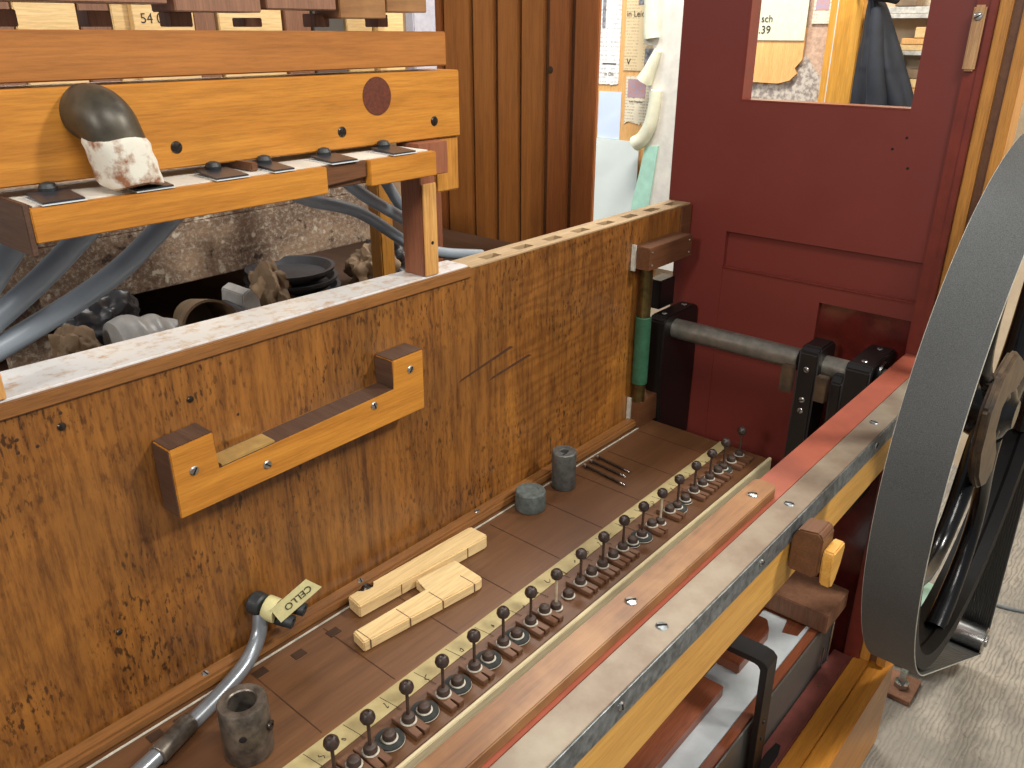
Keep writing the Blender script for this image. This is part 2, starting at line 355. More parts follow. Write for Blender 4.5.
# thin dark layers that paint shade onto the upper and end faces
for nm,pts in (('shaded_edge',[(.368,.3605),(.4215,.3635),(.4215,.3645),(.368,.3615)]),('shaded_edge',[(.4235,.3135),(.702,.3245),(.702,.3255),(.4235,.3145)]),('shaded_edge',[(.7035,.3685),(.7605,.3695),(.7605,.3705),(.7035,.3695)])):
    mesh(nm,G().prism(pts,'y',.832,.8685),M['dark_shade_wood'],t,'edge darkened with painted shade')
mesh('shaded_edge',G().box(.3655,.3668,.832,.8685,.272,.359,0),M['dark_shade_wood'],t,'edge darkened with painted shade')
mesh('shaded_edge',G().box(.7015,.7028,.832,.8685,.326,.367,0),M['dark_shade_wood'],t,'edge darkened with painted shade')
mesh('brass_plate',G().prism([(.428,.3150),(.503,.3180),(.503,.3205),(.428,.3175)],'y',.833,.862),M['brassplate'],t,'pale brass plate in the notch')
for x,z in ((.392,.325),(.487,.293),(.664,.313),(.735,.346)): screw(t,(x,.8303,z),(0,-1,0),.0058)
# ------------------------------------------------------------------ PEG BED
t=thing('peg_bed','wide brown wooden bed carrying the row of ball headed pegs','wooden bed',(.7,.71,-.07))
mesh('bed_board',G().box(X0,1.448,.5675,.8695,-.064,-.0005,.001),M['bed'],t)
mesh('front_edge',G().box(X0,1.455,.5605,.567,-.066,0,.001),M['cream'],t,'cream coloured front edge')
mesh('paper_strip',G().prism([(X0,.6225),(1.449,.652),(1.449,.674),(X0,.662)],'z',0,.0008),M['strip'],t,'yellowed paper strip with pencil marks')
g=G()
for i in range(34):
    x=.33+i*.034; y=.648+random.uniform(-.004,.006)
    pts=[(x+random.uniform(-.005,.005),y+random.uniform(-.006,.006),.0011) for k in range(4)]
    g.tube(spline(pts,4),.0005,5)
for i in range(20): g.cyl((.33+.06*i,.626,.0009),(.325+.06*i,.664,.0009),.0004,5)
mesh('pencil_marks',g,M['pencil'],t,kind='stuff')
mesh('white_joint',G().box(X0,1.39,.8375,.8405,0,.0012,0),M['ring'],t,'thin white line')
for x,y in ((.283,.826),(.318,.825),(.353,.823),(.388,.822),(.43,.822),(.485,.812),(.545,.812)):
    mesh('dark_inlay',G().box(x-.009,x+.009,y-.007,y+.007,-.0002,.0004,0),M['inlay'],t)
for i in range(9):
    x=.42+.12*i; mesh('layout_line',G().box(x,x+.0012,.675,.83,0,.0002,0),M['bedline'],t)
# ------------------------------------------------------------------ PEGS
mesh_cache={}
def plate_g(x,y):
    g=G(); z=.0004
    g.prism([(x-.0115,y-.027),(x-.0018,y-.027),(x-.0018,y-.012),(x+.0018,y-.012),(x+.0018,y-.027),(x+.0115,y-.027),(x+.0115,y+.020),(x-.0115,y+.020)],'z',z,z+.007,.0006)
    return g
def base(t,x,y,kind):
    z=.0008
    if kind=='plate':
        mesh('slotted_plate',plate_g(x,y),M['plate'],t); z=.0076
    elif kind in('disc','small'):
        r=.0185 if kind=='disc' else .0125
        g=G().lathe([(0,0),(r,0),(r,.002),(r*.96,.0032),(0,.0034)],(x,y,z),(0,0,1),32); mesh('felt_disc',g,M['disc'],t)
        mesh('felt_rim',G().lathe([(r+.0001,0),(r+.0006,.0006),(r+.0001,.0013)],(x,y,z),(0,0,1),32,cap=False),M['ring'],t,'pale felt rim'); z=.0043
    mesh('washer',G().lathe([(0,0),(.0102,0),(.0108,.0008),(.0102,.0016),(0,.0016)],(x,y,z),(0,0,1),28),M['ring'],t,'white felt washer')
    mesh('nut',G().lathe([(0,0),(.0086,0),(.0088,.004),(.0075,.0075),(.0045,.0095),(0,.010)],(x,y,z+.0017),(0,0,1),24),M['nut'],t); return z+.0115
px=[.325,.386,.437,.499,.559,.620,.681,.740,.797,.862,.922,.983,1.040,1.098,1.159,1.223,1.284,1.343,1.409]
py=[.603,.603,.601,.602,.601,.603,.605,.604,.602,.605,.605,.607,.606,.605,.607,.609,.610,.612,.611]
ordn=['nearest to the camera in the row','second nearest in the row','third from the near end of the row','fourth from the near end of the row','fifth from the near end of the row','sixth from the near end of the row','seventh from the near end of the row','eighth from the near end of the row','ninth from the near end of the row','tenth, at the middle of the row','eleventh from the near end of the row','eighth from the far end of the row','seventh from the far end of the row','sixth from the far end of the row','fifth from the far end of the row','fourth from the far end of the row','third from the far end of the row','second from the far end of the row','last at the far end of the row']
kinds={8:'bare',13:'bare',12:'disc',14:'disc',17:'disc'}
protos={}
px=px[1:];py=py[1:]; NB=len(px)
ordn=['nearest of the row at the bottom of the photo','second from the near end of the row','third from the near end of the row','fourth from the near end of the row','fifth from the near end of the row','sixth from the near end of the row','seventh from the near end of the row','eighth from the near end of the row','ninth from the near end of the row','tenth from the near end of the row','eighth from the far end of the row','seventh from the far end of the row','sixth from the far end of the row','fifth from the far end of the row','fourth from the far end of the row','third from the far end of the row','second from the far end of the row','last at the far end of the row']
kinds={7:'bare',12:'bare',11:'disc',13:'disc',16:'disc'}
kl={'plate':'on a slotted plate','bare':'with pale rod and no plate','disc':'on a grey felt disc'}
for i,(x,y) in enumerate(zip(px,py)):
    k=kinds.get(i,'plate'); lab='brown peg %s, %s'%(kl[k],ordn[i])
    if k in protos:
        o,x0,y0=protos[k]; copy_tree(o,(x-x0,y-y0,0),label=lab)
    else:
        t=thing('ball_headed_peg',lab,'peg',(x,y,0),'ball headed pegs along the bed')
        zt=base(t,x,y,k)
        mesh('rod',G().cyl((x,y,zt-.003),(x,y,.056),.0022,12),M['rodw' if k=='bare' else 'rod'],t)
        mesh('ball_head',G().lathe([(0,0),(.0042,.0006),(.0078,.0034),(.0094,.0075),(.0086,.0125),(.0055,.0162),(.003,.017),(.0026,.0155),(0,.0152)],(x,y,.053),(0,0,1),24),M['brownball'],t)
        protos[k]=(t,x,y)
bx=[.412,.467,.526,.587,.648,.709,.773,.832,.893,.954,1.013,1.074,1.134,1.191,1.256,1.318,1.374]
bk=['plate','disc','disc','disc','disc','disc','plate','bare','plate','plate','small','plate','plate','small','plate','plate','plate']
bd={'plate':'brown nut on a slotted wooden plate','disc':'brown nut on a large grey felt disc','bare':'bare brown nut without a plate','small':'brown nut on a small felt disc'}
pr2={}
for i,(x,k) in enumerate(zip(bx,bk)):
    y=.601+.010*(x-.41); lab='%s, %s nut from the near end'%(bd[k],['first','second','third','fourth','fifth','sixth','seventh','eighth','ninth','tenth','eleventh','twelfth','thirteenth','fourteenth','fifteenth','sixteenth','seventeenth'][i])
    if k in pr2:
        o,x0,y0=pr2[k]; copy_tree(o,(x-x0,y-y0,0),label=lab)
    else:
        t=thing('guide_nut',lab,'nut',(x,y,0),'nuts between the ball headed pegs'); base(t,x,y,k); pr2[k]=(t,x,y)
# ------------------------------------------------------------------ THINGS LYING ON THE BED
t=thing('notched_wood_block','pale wood block with a notch and bored hole, beside the panel','wood block',(.7,.81,0))
def bar(pts,z0,z1,bev=.002): return G().prism(pts,'z',z0,z1,bev)
mesh('block_body',bar([(.589,.805),(.842,.785),(.849,.790),(.849,.824),(.843,.828),(.640,.8365),(.634,.823),(.614,.826),(.612,.8365),(.593,.8365)],.0005,.023),M['lightwood'],t)
mesh('bored_nut',G().lathe([(.003,0),(.009,0),(.009,.02),(.006,.024),(.003,.022)],(.626,.8325,.001),(0,0,1),20),M['oldscrew'],t)
for x,y in ((.665,.799),(.80,.788)): mesh('pencil_line',G().box(x,x+.0012,y-.0008,y+.0003,.003,.021,0),M['kerf'],t)
t=thing('stepped_wood_block','pale L shaped wood block with saw kerfs, nearer the pegs','wood block',(.64,.74,0))
mesh('block_body',bar([(.546,.744),(.756,.717),(.763,.722),(.768,.784),(.690,.794),(.685,.762),(.551,.774)],.0005,.0185,.002),M['lightwood'],t)
for x in (.556,.623,.682,.742):
    y=.744-(x-.546)*.1286; mesh('saw_kerf',G().box(x,x+.0016,y-.0012,y+.001,.002,.0175,0),M['kerf'],t)
    mesh('saw_kerf',G().box(x,x+.0012,y+.002,y+.030,.0184,.0188,0),M['kerf'],t)
g=G().lathe([(0,0),(.0270,0),(.0285,.003),(.0272,.034),(.0255,.036),(.016,.0355),(.0155,.0345),(0,.034)],(.99,.812,.0004),(0,0,1),40)
mesh('putty_puck',g,M['putty'],None,'low round grey green puck standing on the bed near the panel','puck')
t=thing('zinc_cylinder','tall grey metal cylinder with a small hole in its top','cylinder',(1.09,.813,0))
mesh('cylinder_body',G().lathe([(0,0),(.0225,0),(.023,.001),(.023,.073),(.0215,.075),(.009,.075),(.0075,.074),(.0075,.06),(0,.06)],(1.09,.813,.0004),(0,0,1),40),M['lead'],t)
mesh('top_notch',G().box(1.075,1.087,.803,.806,.0745,.0758,0),M['dark'],t)
for j,(a,b) in enumerate((((1.174,.821),(1.165,.735)),((1.197,.822),(1.192,.752)),((1.220,.823),(1.213,.757)))):
    t=thing('steel_nail',['thin steel pin lying on the bed, nearest the camera of three','thin steel pin lying on the bed, middle of three','thin steel pin lying on the bed, farthest of three'][j],'pin',(a[0],a[1],0),'three steel pins on the bed')
    mesh('shank',G().cyl((a[0],a[1],.0042),(b[0],b[1],.0028),.0026,12,.001),M['oldscrew'],t)
    A=Vector((a[0],a[1],.0045)); d=(Vector((b[0],b[1],.0042))-A).normalized()
    mesh('head',G().lathe([(0,0),(.004,0),(.004,.005),(.0026,.006)],A-d*.005,d,14),M['steel'],t)
    mesh('tip',G().lathe([(.0026,0),(.0016,.012),(0,.016)],(b[0],b[1],.0029),d,12),M['steel'],t)
t=thing('iron_tube','short thick grey iron sleeve standing upright at the near end','sleeve',(.345,.715,0))
mesh('tube_body',G().lathe([(.0165,.002),(.028,0),(.029,.002),(.029,.074),(.0275,.0765),(.018,.0765),(.0165,.075),(.0165,.02),(0,.02)],(.348,.720,.0004),(0,0,1),44),M['iron'],t)
mesh('set_screw',G().lathe([(0,0),(.006,0),(.006,.003),(.0025,.003),(.0025,.0015),(0,.0015)],(.365,.6955,.042),(.55,-.84,0),16),M['oldscrew'],t)
mesh('side_hole',G().lathe([(0,0),(.0045,0),(.0035,.001),(0,.001)],(.330,.6964,.045),(-.55,-.84,0),16),M['dark'],t)
# bent pipe with rubber double coupling and tag
t=thing('bent_metal_pipe','bent grey pipe leaning on the panel with rubber coupling and yellow tag','pipe',(.40,.80,0))
pts=spline([(.10,.735,.0125),(.20,.765,.0125),(.29,.790,.0125),(.36,.812,.0125),(.415,.830,.020),(.445,.842,.040),(.458,.850,.066)],8)
mesh('pipe',G().tube(pts,.0105,18),M['pipe'],t)
mesh('pipe_collar',G().lathe([(.012,0),(.013,.001),(.013,.055),(.012,.056)],(.265,.7815,.0132),(.9,.33,.0),22),M['iron'],t,'darker sleeve on the pipe')
mesh('coupling_body',G().lathe([(0,0),(.014,0),(.016,.003),(.016,.016),(.014,.019),(0,.019)],(.458,.866,.080),(.25,-1,-.15),26),M['rubber'],t)
for dx,dz in ((-.007,-.003),(.0135,.006)):
    mesh('coupling_socket',G().lathe([(.005,.02),(.005,.0),(.0085,0),(.0095,.002),(.0095,.026),(.0085,.027),(.005,.026),(.005,.02),(0,.018)],(.481+dx,.842,.058+dz),(.5,-.8,-.22),22),M['rubber'],t)
tg=G().prism([(-.0135,-.004),(-.0135,.056),(.0135,.066),(.0135,-.004)],'z',0,.0010)
o=Vector((.470,.826,.071)); u=Vector((.9,-.15,.40)).normalized(); r=Vector((.45,-.20,-.85)); r=(r-u*r.dot(u)).normalized(); n=r.cross(u)
Mt=Matrix(((r.x,u.x,n.x,o.x),(r.y,u.y,n.y,o.y),(r.z,u.z,n.z,o.z),(0,0,0,1)))
tg.bm.transform(Mt); mesh('tag',tg,M['tagp'],t,'pale yellow tape tag')
if n.dot(Vector((-.5,-.7,.4)))<0: n=-n
text('tag_lettering','CELLO',M['pencil'],t,tuple(o+u*.033+n*.0018),tuple(-u),tuple(n.cross(-u)),.0145,.0004)
mesh('tape_wrap',G().lathe([(.0168,0),(.0172,.001),(.0172,.016),(.0168,.017)],(.468,.850,.072),(.4,-.9,-.2),28),M['tagp'],t)
# ------------------------------------------------------------------ POLE WITH GREEN SLEEVE
t=thing('brass_pole','brass pole in a green sleeve held between two brown wooden blocks','pole',(1.40,.845,0))
mesh('top_block',G().box(1.375,1.542,.830,.8695,.356,.402,.001),M['shade_wood'],t)
mesh('foot_block',G().box(1.392,1.460,.838,.8695,.0,.062,.001),M['shade_wood'],t)
mesh('pole_rod',G().cyl((1.402,.851,.06),(1.402,.851,.357),.0135,24),M['brass'],t)
mesh('green_sleeve',G().lathe([(.0138,0),(.0165,.002),(.0165,.149),(.0138,.151)],(1.402,.851,.100),(0,0,1),28),M['green'],t)
for x,z in ((1.386,.392),(1.386,.366),(1.531,.392),(1.531,.366)): screw(t,(x,.8298,z),(0,-1,0),.0022,'screw','pin',slot=False)
mesh('white_backing',G().box(1.370,1.3745,.8605,.8695,.352,.405,0),M['ring'],t)
mesh('white_backing',G().box(1.3875,1.3915,.8605,.8695,.0,.066,0),M['ring'],t)
# ------------------------------------------------------------------ RED END PANEL
XP=1.6
t=thing('red_end_panel','dark oxblood painted end panel with a window opening','painted panel',(1.62,.64,-.6))
g=G(); D=.04
YL,YR=.927,.385; wy0,wy1,wz0=.459,.783,.667
g.box(XP,XP+D,wy1,YL,.405,1.2,.0); g.box(XP,XP+D,wy1,.903,-.62,.405,.0)       # left stile
g.box(XP,XP+D,YR,wy0,.405,1.2,.0)
g.box(XP,XP+D,wy0,wy1,.405,wz0,.0); g.box(XP,XP+D,wy0,wy1,1.08,1.2,.0)
g.box(XP+.013,XP+D-.001,YR,wy1,.328,.406,0)    # recess
g.box(XP+.002,XP+D-.001,.5665,wy1,-.62,.329,0)
g.box(XP+.002,XP+D-.001,YR,.5665,.292,.329,0)
mesh('panel_board',g,M['red'],t,smooth=False)
mesh('inset_field',G().box(XP+.012,XP+D,YR,.566,-.62,.293,0),M['redshiny'],t,'glossier dark red lower field',smooth=False)
mesh('recess_lip',G().box(XP-.0015,XP+.004,YR+.002,.786,.3265,.3295,.0008),M['redpost'],t)
mesh('window_reveal',G().box(XP-.001,XP+D,wy1-.004,wy1+.0005,wz0,1.08,.0006),M['redpost'],t)
mesh('window_reveal',G().box(XP+.0,XP+D,wy0,wy1,wz0-.001,wz0+.003,.0006),M['redpost'],t)
for y,z in ((.457,.621),(.446,.569),(.478,.60)): mesh('nail_hole',G().lathe([(0,0),(.0025,0),(0,.0006)],(XP-.0002,y,z),(-1,0,0),10),M['dark'],t)
t=thing('red_corner_post','dark red upright corner post at the right end of the front rail','post',(1.6,.37,-.6))
mesh('post_body',G().box(1.588,1.65,.353,.386,-.62,1.2,.002),M['redpost'],t)
mesh('post_bead',G().box(1.583,1.589,.353,.364,.235,1.2,.001),M['redpost'],t)
w=mesh('wood_grip',G().box(1.575,1.5825,.366,.385,.735,.834,.003),M['handle'],t,'worn tan wooden strip with one screw')
screw(w,(1.5745,.376,.817),(-1,0,0),.0065)
t=thing('wooden_corner_trim','yellow brown wooden trim strips running up outside the red post','trim',(1.62,.32,-.5))
mesh('trim_strip',G().box(1.592,1.655,.333,.3525,-.49,1.2,.002),M['beamz'],t)
mesh('trim_groove',G().box(1.602,1.655,.318,.333,-.49,1.2,.001),M['shade_wood'],t)
mesh('trim_strip',G().box(1.594,1.655,.2995,.318,-.49,1.2,.002),M['beamz'],t)
# ------------------------------------------------------------------ FRONT RAIL
t=thing('front_rail','long front rail with brick red top, steel capping and orange face','rail',(.8,.34,.15))
mesh('red_beam',G().prism([(.3405,.17),(.3835,.17),(.3835,.2345),(.3405,.2345)],'x',X0,1.587,.0015),M['redrail'],t)
mesh('steel_cap',G().prism([(.3045,.2365),(.340,.2365),(.340,.2335),(.3075,.2335),(.3075,.206),(.3045,.206)],'x',X0,1.587,.0004),M['steelflat'],t)
mesh('cap_edge',G().box(X0,1.587,.3028,.3044,.2055,.2345,0),M['steeledge'],t,'grey steel side of the capping')
mesh('orange_face',G().prism([(X0,.2052),(1.587,.2052),(1.587,.155),(.95,.138),(.50,.127),(X0,.120)],'y',.3050,.3395,.001),M['orange'],t)
for x in (.61,.922,1.236): screw(t,(x,.324,.2363),(0,0,1),.0068,'steeledge','cap_screw')
for x in (.505,.80,1.19): screw(t,(x,.3027,.222),(0,-1,0),.005,'steel','side_screw')
t=thing('brown_batten','old brown wooden batten screwed along the red rail','batten',(.4,.37,.235))
mesh('batten_body',G().prism([(X0,.346),(.925,.346),(.935,.350),(.937,.374),(.93,.379),(X0,.380)],'z',.2350,.249,.0012),M['batten'],t)
for x in (.609,.892): screw(t,(x,.362,.2493),(0,0,1),.0068,'screw','batten_screw')
# turn button / lever under the rail
t=thing('wooden_turn_button','small carved wooden turn button projecting below the front rail','turn button',(.90,.285,.15))
mesh('button_block',G().prism([(.3025,.212),(.296,.227),(.270,.231),(.264,.224),(.264,.172),(.270,.165),(.3025,.166)],'x',.888,.926,.002),M['shade_wood'],t)
mesh('button_finger',G().prism([(.892,.196),(.896,.206),(.930,.208),(.934,.198),(.928,.176),(.917,.157),(.907,.150),(.898,.154),(.895,.175)],'y',.250,.2636,.002),M['orange'],t,'orange finger end')
# ------------------------------------------------------------------ LOWER FRONT
t=thing('organ_base_frame','painted sill and honey wood base boards at the foot of the front opening','base frame',(.9,.33,GZ))
mesh('red_sill',G().prism([(X0,.368),(1.587,.368),(1.587,.407),(X0,.407)],'z',-.53,-.490,.002),M['redsill'],t,'dull red sill')
mesh('sill_slot',G().prism([(1.06,.379),(1.07,.375),(1.22,.375),(1.245,.381),(1.245,.391),(1.21,.395),(1.11,.393),(1.06,.395)],'z',-.4905,-.4885),M['dark'],t,'dark slot cut in the sill')
mesh('sill_bead',G().box(X0,1.587,.3655,.3685,-.52,-.486,.001),M['redsill'],t)
mesh('base_board',G().box(X0,1.655,.3325,.365,-.60,-.490,.002),M['beam'],t)
mesh('outer_board',G().box(X0,1.655,.2920,.332,-.74,-.497,.003),M['beam'],t)
mesh('corner_block',G().box(1.59,1.655,.2955,.352,GZ,-.741,.0),M['shade_wood'],t)
mesh('floor_board',G().box(X0,1.595,.410,.98,-.66,-.62,.0),M['shade_wood'],t,smooth=False)
mesh('inner_back_board',G().box(X0,1.64,.93,.95,-.62,-.07,0),M['black'],t,smooth=False)
screw(t,(1.45,.388,-.4898),(0,0,1),.003,'brass','brass_pin',slot=False)
# reservoir box
t=thing('mahogany_reservoir','mahogany box with white painted channel seen below the front rail','wooden box',(.9,.55,-.62))
Z=-.37
mesh('box_body',G().box(.2,1.56,.432,.86,-.61,Z-.0005,.001),M['mahog'],t)
mesh('edge_strip',G().box(.2,1.56,.4145,.431,-.40,Z+.003,.001),M['mahog'],t)
mesh('white_channel',G().prism([(.2,.432),(1.50,.432),(1.50,.437),(1.42,.440),(1.41,.470),(1.455,.478),(1.455,.53),(.2,.53)],'z',Z,Z+.004),M['white'],t,'white painted channel')
mesh('raised_block',G().box(.2,1.165,.478,.80,Z+.0045,Z+.030,.002),M['mahog'],t)
mesh('raised_block',G().prism([(1.235,.482),(1.37,.482),(1.40,.50),(1.40,.80),(1.235,.80)],'z',Z+.0045,Z+.030,.002),M['mahog'],t)
mesh('metal_face',G().box(.2,1.55,.4100,.4135,-.605,Z-.004,.0008),M['greymetal'],t,'grey sheet metal side')
g=G().tube([(1.535,.405,Z+.004),(1.535,.4045,-.52)],.0028,10); g.tube(spline([(1.50,.4045,-.43),(1.50,.4045,-.47),(1.515,.4045,-.50),(1.535,.4045,-.49)],5),.002,8)
mesh('wire_clip',g,M['steel'],t)
mesh('wire_clip',G().tube(spline([(1.17,.405,Z+.005),(1.178,.4045,-.40),(1.17,.4045,-.44),(1.175,.4045,-.52)],5),.0022,8),M['steel'],t)
mesh('old_wood_rest',G().box(1.462,1.582,.398,.60,Z+.0045,Z+.050,.002),M['topblk'],None,'grey brown wooden block lying across the far end of the mahogany box','wood block')
t=thing('black_angle_bracket','black flat steel angle bracket reaching out under the front rail','bracket',(1.17,.40,-.49))
b=[(.66,-.222),(.66,-.210),(.402,-.205),(.3925,-.2075),(.386,-.217),(.386,-.489),(.398,-.489),(.398,-.229),(.403,-.220),(.41,-.218)]
b=[(.68,-.232),(.68,-.220),(.412,-.212),(.3985,-.2135),(.390,-.222),(.389,-.489),(.400,-.489),(.4015,-.232),(.407,-.2245),(.415,-.2235)]
mesh('bracket_bar',G().prism(b,'x',1.130,1.172,.001),M['black'],t)
for z in (-.36,-.40): screw(t,(1.152,.3885,z),(0,-1,0),.0045,'oldscrew','bolt_head',slot=False)
# ------------------------------------------------------------------ CRANKSHAFT
CX,CZ=1.5,.204
t=thing('crankshaft','round steel crankshaft running crosswise in front of the red panel','crankshaft',(CX,.6,0))
mesh('main_rod',G().cyl((CX,.55,CZ),(CX,.84,CZ),.0215,32,.001),M['steelrod'],t)
mesh('crank_web',G().prism([(1.458,-.05),(1.50,-.05),(1.545,.16),(1.545,.236),(1.532,.246),(1.475,.246),(1.460,.236)],'y',.500,.539,.004),M['black'],t)
mesh('crank_web',G().prism([(1.47,-.10),(1.53,-.10),(1.548,.13),(1.548,.205),(1.47,.205),(1.458,.19)],'y',.450,.472,.003),M['black'],t)
for ya,yb,zz in ((.5395,.562,(.155,.207)),(.4725,.494,(.152,.202))):
    mesh('clamp_plate',G().box(1.440,1.4575,ya,yb,zz[0],zz[1],.001),M['cleat'],t,'worn metal clamp plate')
for z in (.203,.140,.117): screw(t,(1.4575,.520,z),(-1,0,0),.0058,'screw','web_screw')
mesh('crank_pin',G().cyl((CX,.26,CZ),(CX,.508,CZ),.0205,28,.001),M['steelrod'],t)
def bearing(lab,y0,y1,zt):
    t=thing('bearing_block',lab,'bearing block',(1.5,(y0+y1)/2,-.1))
    mesh('block_body',G().prism([(1.452,zt-.135),(1.47,-.08),(1.597,-.08),(1.597,.1),(1.597,zt-.012),(1.585,zt),(1.462,zt),(1.452,zt-.01)],'y',y0,y1,.003),M['black'],t)
    for x in (1.482,1.565): screw(t,(x,(y0+y1)/2,zt+.0002),(0,0,1),.006,'screw')
    return t
bearing('black bearing block holding the rod beside the green sleeved pole',.829,.8675,.238)
b=bearing('black bearing block with two screws at the red post end',.402,.448,.238)
mesh('bearing_ring',G().lathe([(.022,0),(.038,0),(.040,.003),(.038,.008),(.022,.008)],(CX,.3925,CZ-.005),(0,1,0),32),M['blackgloss'],b)
mesh('upper_bearing_box',G().box(1.50,1.56,.873,.906,.236,.30,.002),M['black'],None,'small black box behind the pole below the wooden top block','box')
# ------------------------------------------------------------------ FLYWHEEL
R=.457; WC=Vector((1.49,0,.205)); y0,y1=.1736,.246
t=thing('flywheel','large glossy black spoked flywheel at the right edge','flywheel',(1.5,.21,.205))
def ring(ro,ri,a,b,seg=128):
    return G().lathe([(ri,a),(ro,a),(ro,b),(ri,b),(ri,a)],(WC.x,0,WC.z),(0,1,0),seg,cap=False)
mesh('rim',G().lathe([(R-.030,y0+.004),(R-.006,y0+.002),(R-.004,y0+.006),(R-.004,y1-.004),(R-.022,y1-.004),(R-.024,y0+.030),(R-.030,y0+.024),(R-.030,y0+.004)],(WC.x,0,WC.z),(0,1,0),128,cap=False),M['rimblack'],t)
for k in range(5):
    a0=math.radians(72*k+200); pts=[]; rr=[]
    for j in range(13):
        s=j/12; rad=.05+(R-.030-.05+.008)*s; a=a0+.42*math.sin(PI*s)-.15*s
        pts.append((WC.x+rad*math.cos(a),.203,WC.z+rad*math.sin(a))); rr.append(.021-.007*math.sin(PI*s*.9))
    mesh('spoke',G().tube(pts,rr,14),M['blackgloss'],t)
mesh('hub',G().lathe([(0,.172),(.024,.172),(.028,.177),(.042,.182),(.052,.190),(.054,.228),(.05,.240),(.03,.245),(.026,.258),(0,.258)],(WC.x,0,WC.z),(0,1,0),40),M['blackgloss'],t)
mesh('crank_lug',G().prism([(1.388,.112),(1.345,.125),(1.295,.165),(1.262,.22),(1.262,.29),(1.30,.335),(1.38,.35),(1.47,.31),(1.50,.27),(1.44,.26),(1.385,.285),(1.345,.27),(1.345,.225),(1.385,.19),(1.42,.165),(1.425,.125)],'y',.176,.192,.005),M['cleat'],t,'worn brown iron lug')
# belt: taut loop round the flywheel and the motor pulley
P=Vector((2.05,0,-.638)); r2=.036; r1=R
d=Vector((P.x-WC.x,P.z-WC.z)); L=d.length; th=math.atan2(d.y,d.x); al=math.acos((r1-r2)/L)
path=[]
a=th+al
while a<th-al+2*PI+1e-6:
    path.append((WC.x+r1*math.cos(a),WC.z+r1*math.sin(a))); a+=(2*PI-2*al)/140
for k in range(1,30):
    s=k/30; A=(WC.x+r1*math.cos(th-al),WC.z+r1*math.sin(th-al)); B=(P.x+r2*math.cos(th-al),P.z+r2*math.sin(th-al)); path.append((A[0]+(B[0]-A[0])*s,A[1]+(B[1]-A[1])*s))
for k in range(0,21):
    a=th-al+2*al*k/20; path.append((P.x+r2*math.cos(a),P.z+r2*math.sin(a)))
for k in range(1,30):
    s=k/30; B=(WC.x+r1*math.cos(th+al),WC.z+r1*math.sin(th+al)); A=(P.x+r2*math.cos(th+al),P.z+r2*math.sin(th+al)); path.append((A[0]+(B[0]-A[0])*s,A[1]+(B[1]-A[1])*s))
def beltmesh(off0,off1,ya,yb,bev=False):
    b=bmesh.new(); n=len(path); rows=[]
    for i in range(n):
        p0=Vector(path[i-1]); p1=Vector(path[(i+1)%n]); tt=(p1-p0).normalized(); nn=Vector((tt.y,-tt.x)); c=Vector(path[i])
        o_,i_=c+nn*off1,c+nn*off0
        rows.append([b.verts.new((i_.x,ya,i_.y)),b.verts.new((o_.x,ya,o_.y)),b.verts.new((o_.x,yb,o_.y)),b.verts.new((i_.x,yb,i_.y))])
    for i in range(n):
        A,B=rows[i],rows[(i+1)%n]
        for k in range(4): b.faces.new((A[k],A[(k+1)%4],B[(k+1)%4],B[k]))
    g=G(); return g._add(b)
t=thing('drive_belt','wide grey woven drive belt looped over flywheel and motor pulley','belt',(1.5,.21,.2))
mesh('belt_outside',beltmesh(.0012,.004,y0-.001,y1+.001),M['belt'],t)
mesh('ribbed_lining',beltmesh(-.0008,.0011,y0+.001,y1-.001),M['ribs'],t,'ribbed black inner face')
mesh('frayed_edge',beltmesh(.0018,.0032,y0-.0019,y0-.001),M['ring'],t,'pale frayed edge')
mesh('frayed_edge',beltmesh(.0018,.0032,y1+.001,y1+.0019),M['ring'],t,'pale frayed edge')
t=thing('electric_motor','mint green electric motor on the floor behind the flywheel','motor',(2.03,.38,GZ))
mesh('motor_housing',G().lathe([(0,.285),(.03,.285),(.05,.292),(.078,.305),(.088,.325),(.088,.50),(.078,.515),(0,.515)],(P.x,0,P.z),(0,1,0),36),M['motor'],t)
g=G()
for k in range(12):
    a=2*PI*k/12; g.box(P.x+.086,P.x+.094,.33,.495,P.z-.004,P.z+.004,.001) if k==0 else None
mesh('foot',G().box(P.x-.09,P.x+.09,.32,.50,GZ,P.z-.082,.004),M['motor'],t); g.bm.free()
mesh('shaft',G().cyl((P.x,.165,P.z),(P.x,.29,P.z),.016,24,.001),M['steel'],t)
mesh('shaft_collar',G().lathe([(0,.248),(.026,.248),(.030,.252),(.030,.262),(.024,.264),(.024,.272),(.030,.274),(.030,.282),(0,.283)],(P.x,0,P.z),(0,1,0),28),M['steel'],t)
mesh('pulley',G().lathe([(0,.170),(.030,.170),(.0345,.174),(.0345,.250),(.030,.2475),(0,.2475)],(P.x,0,P.z),(0,1,0),36),M['steel'],t,'bright steel pulley')
t=thing('levelling_foot','small steel bolt standing on a wooden shim on the floor','foot',(1.88,.30,GZ))
mesh('wood_shim',G().box(1.83,1.93,.27,.34,GZ+.0005,GZ+.014,.001),M['topblk'],t)
mesh('bolt',G().lathe([(0,0),(.018,0),(.018,.014),(.009,.015),(.009,.05),(0,.05)],(1.875,.305,GZ+.0145),(0,0,1),6),M['steel'],t)
mesh('floor_cable',G().tube(spline([(2.36,.45,GZ+.005),(2.40,.28,GZ+.005),(2.41,.18,GZ+.005),(2.46,.02,GZ+.005),(2.50,-.3,GZ+.005),(2.45,-.8,GZ+.005)],8),.005,8),M['cord'],None,'thin grey cable lying on the concrete floor','cable')
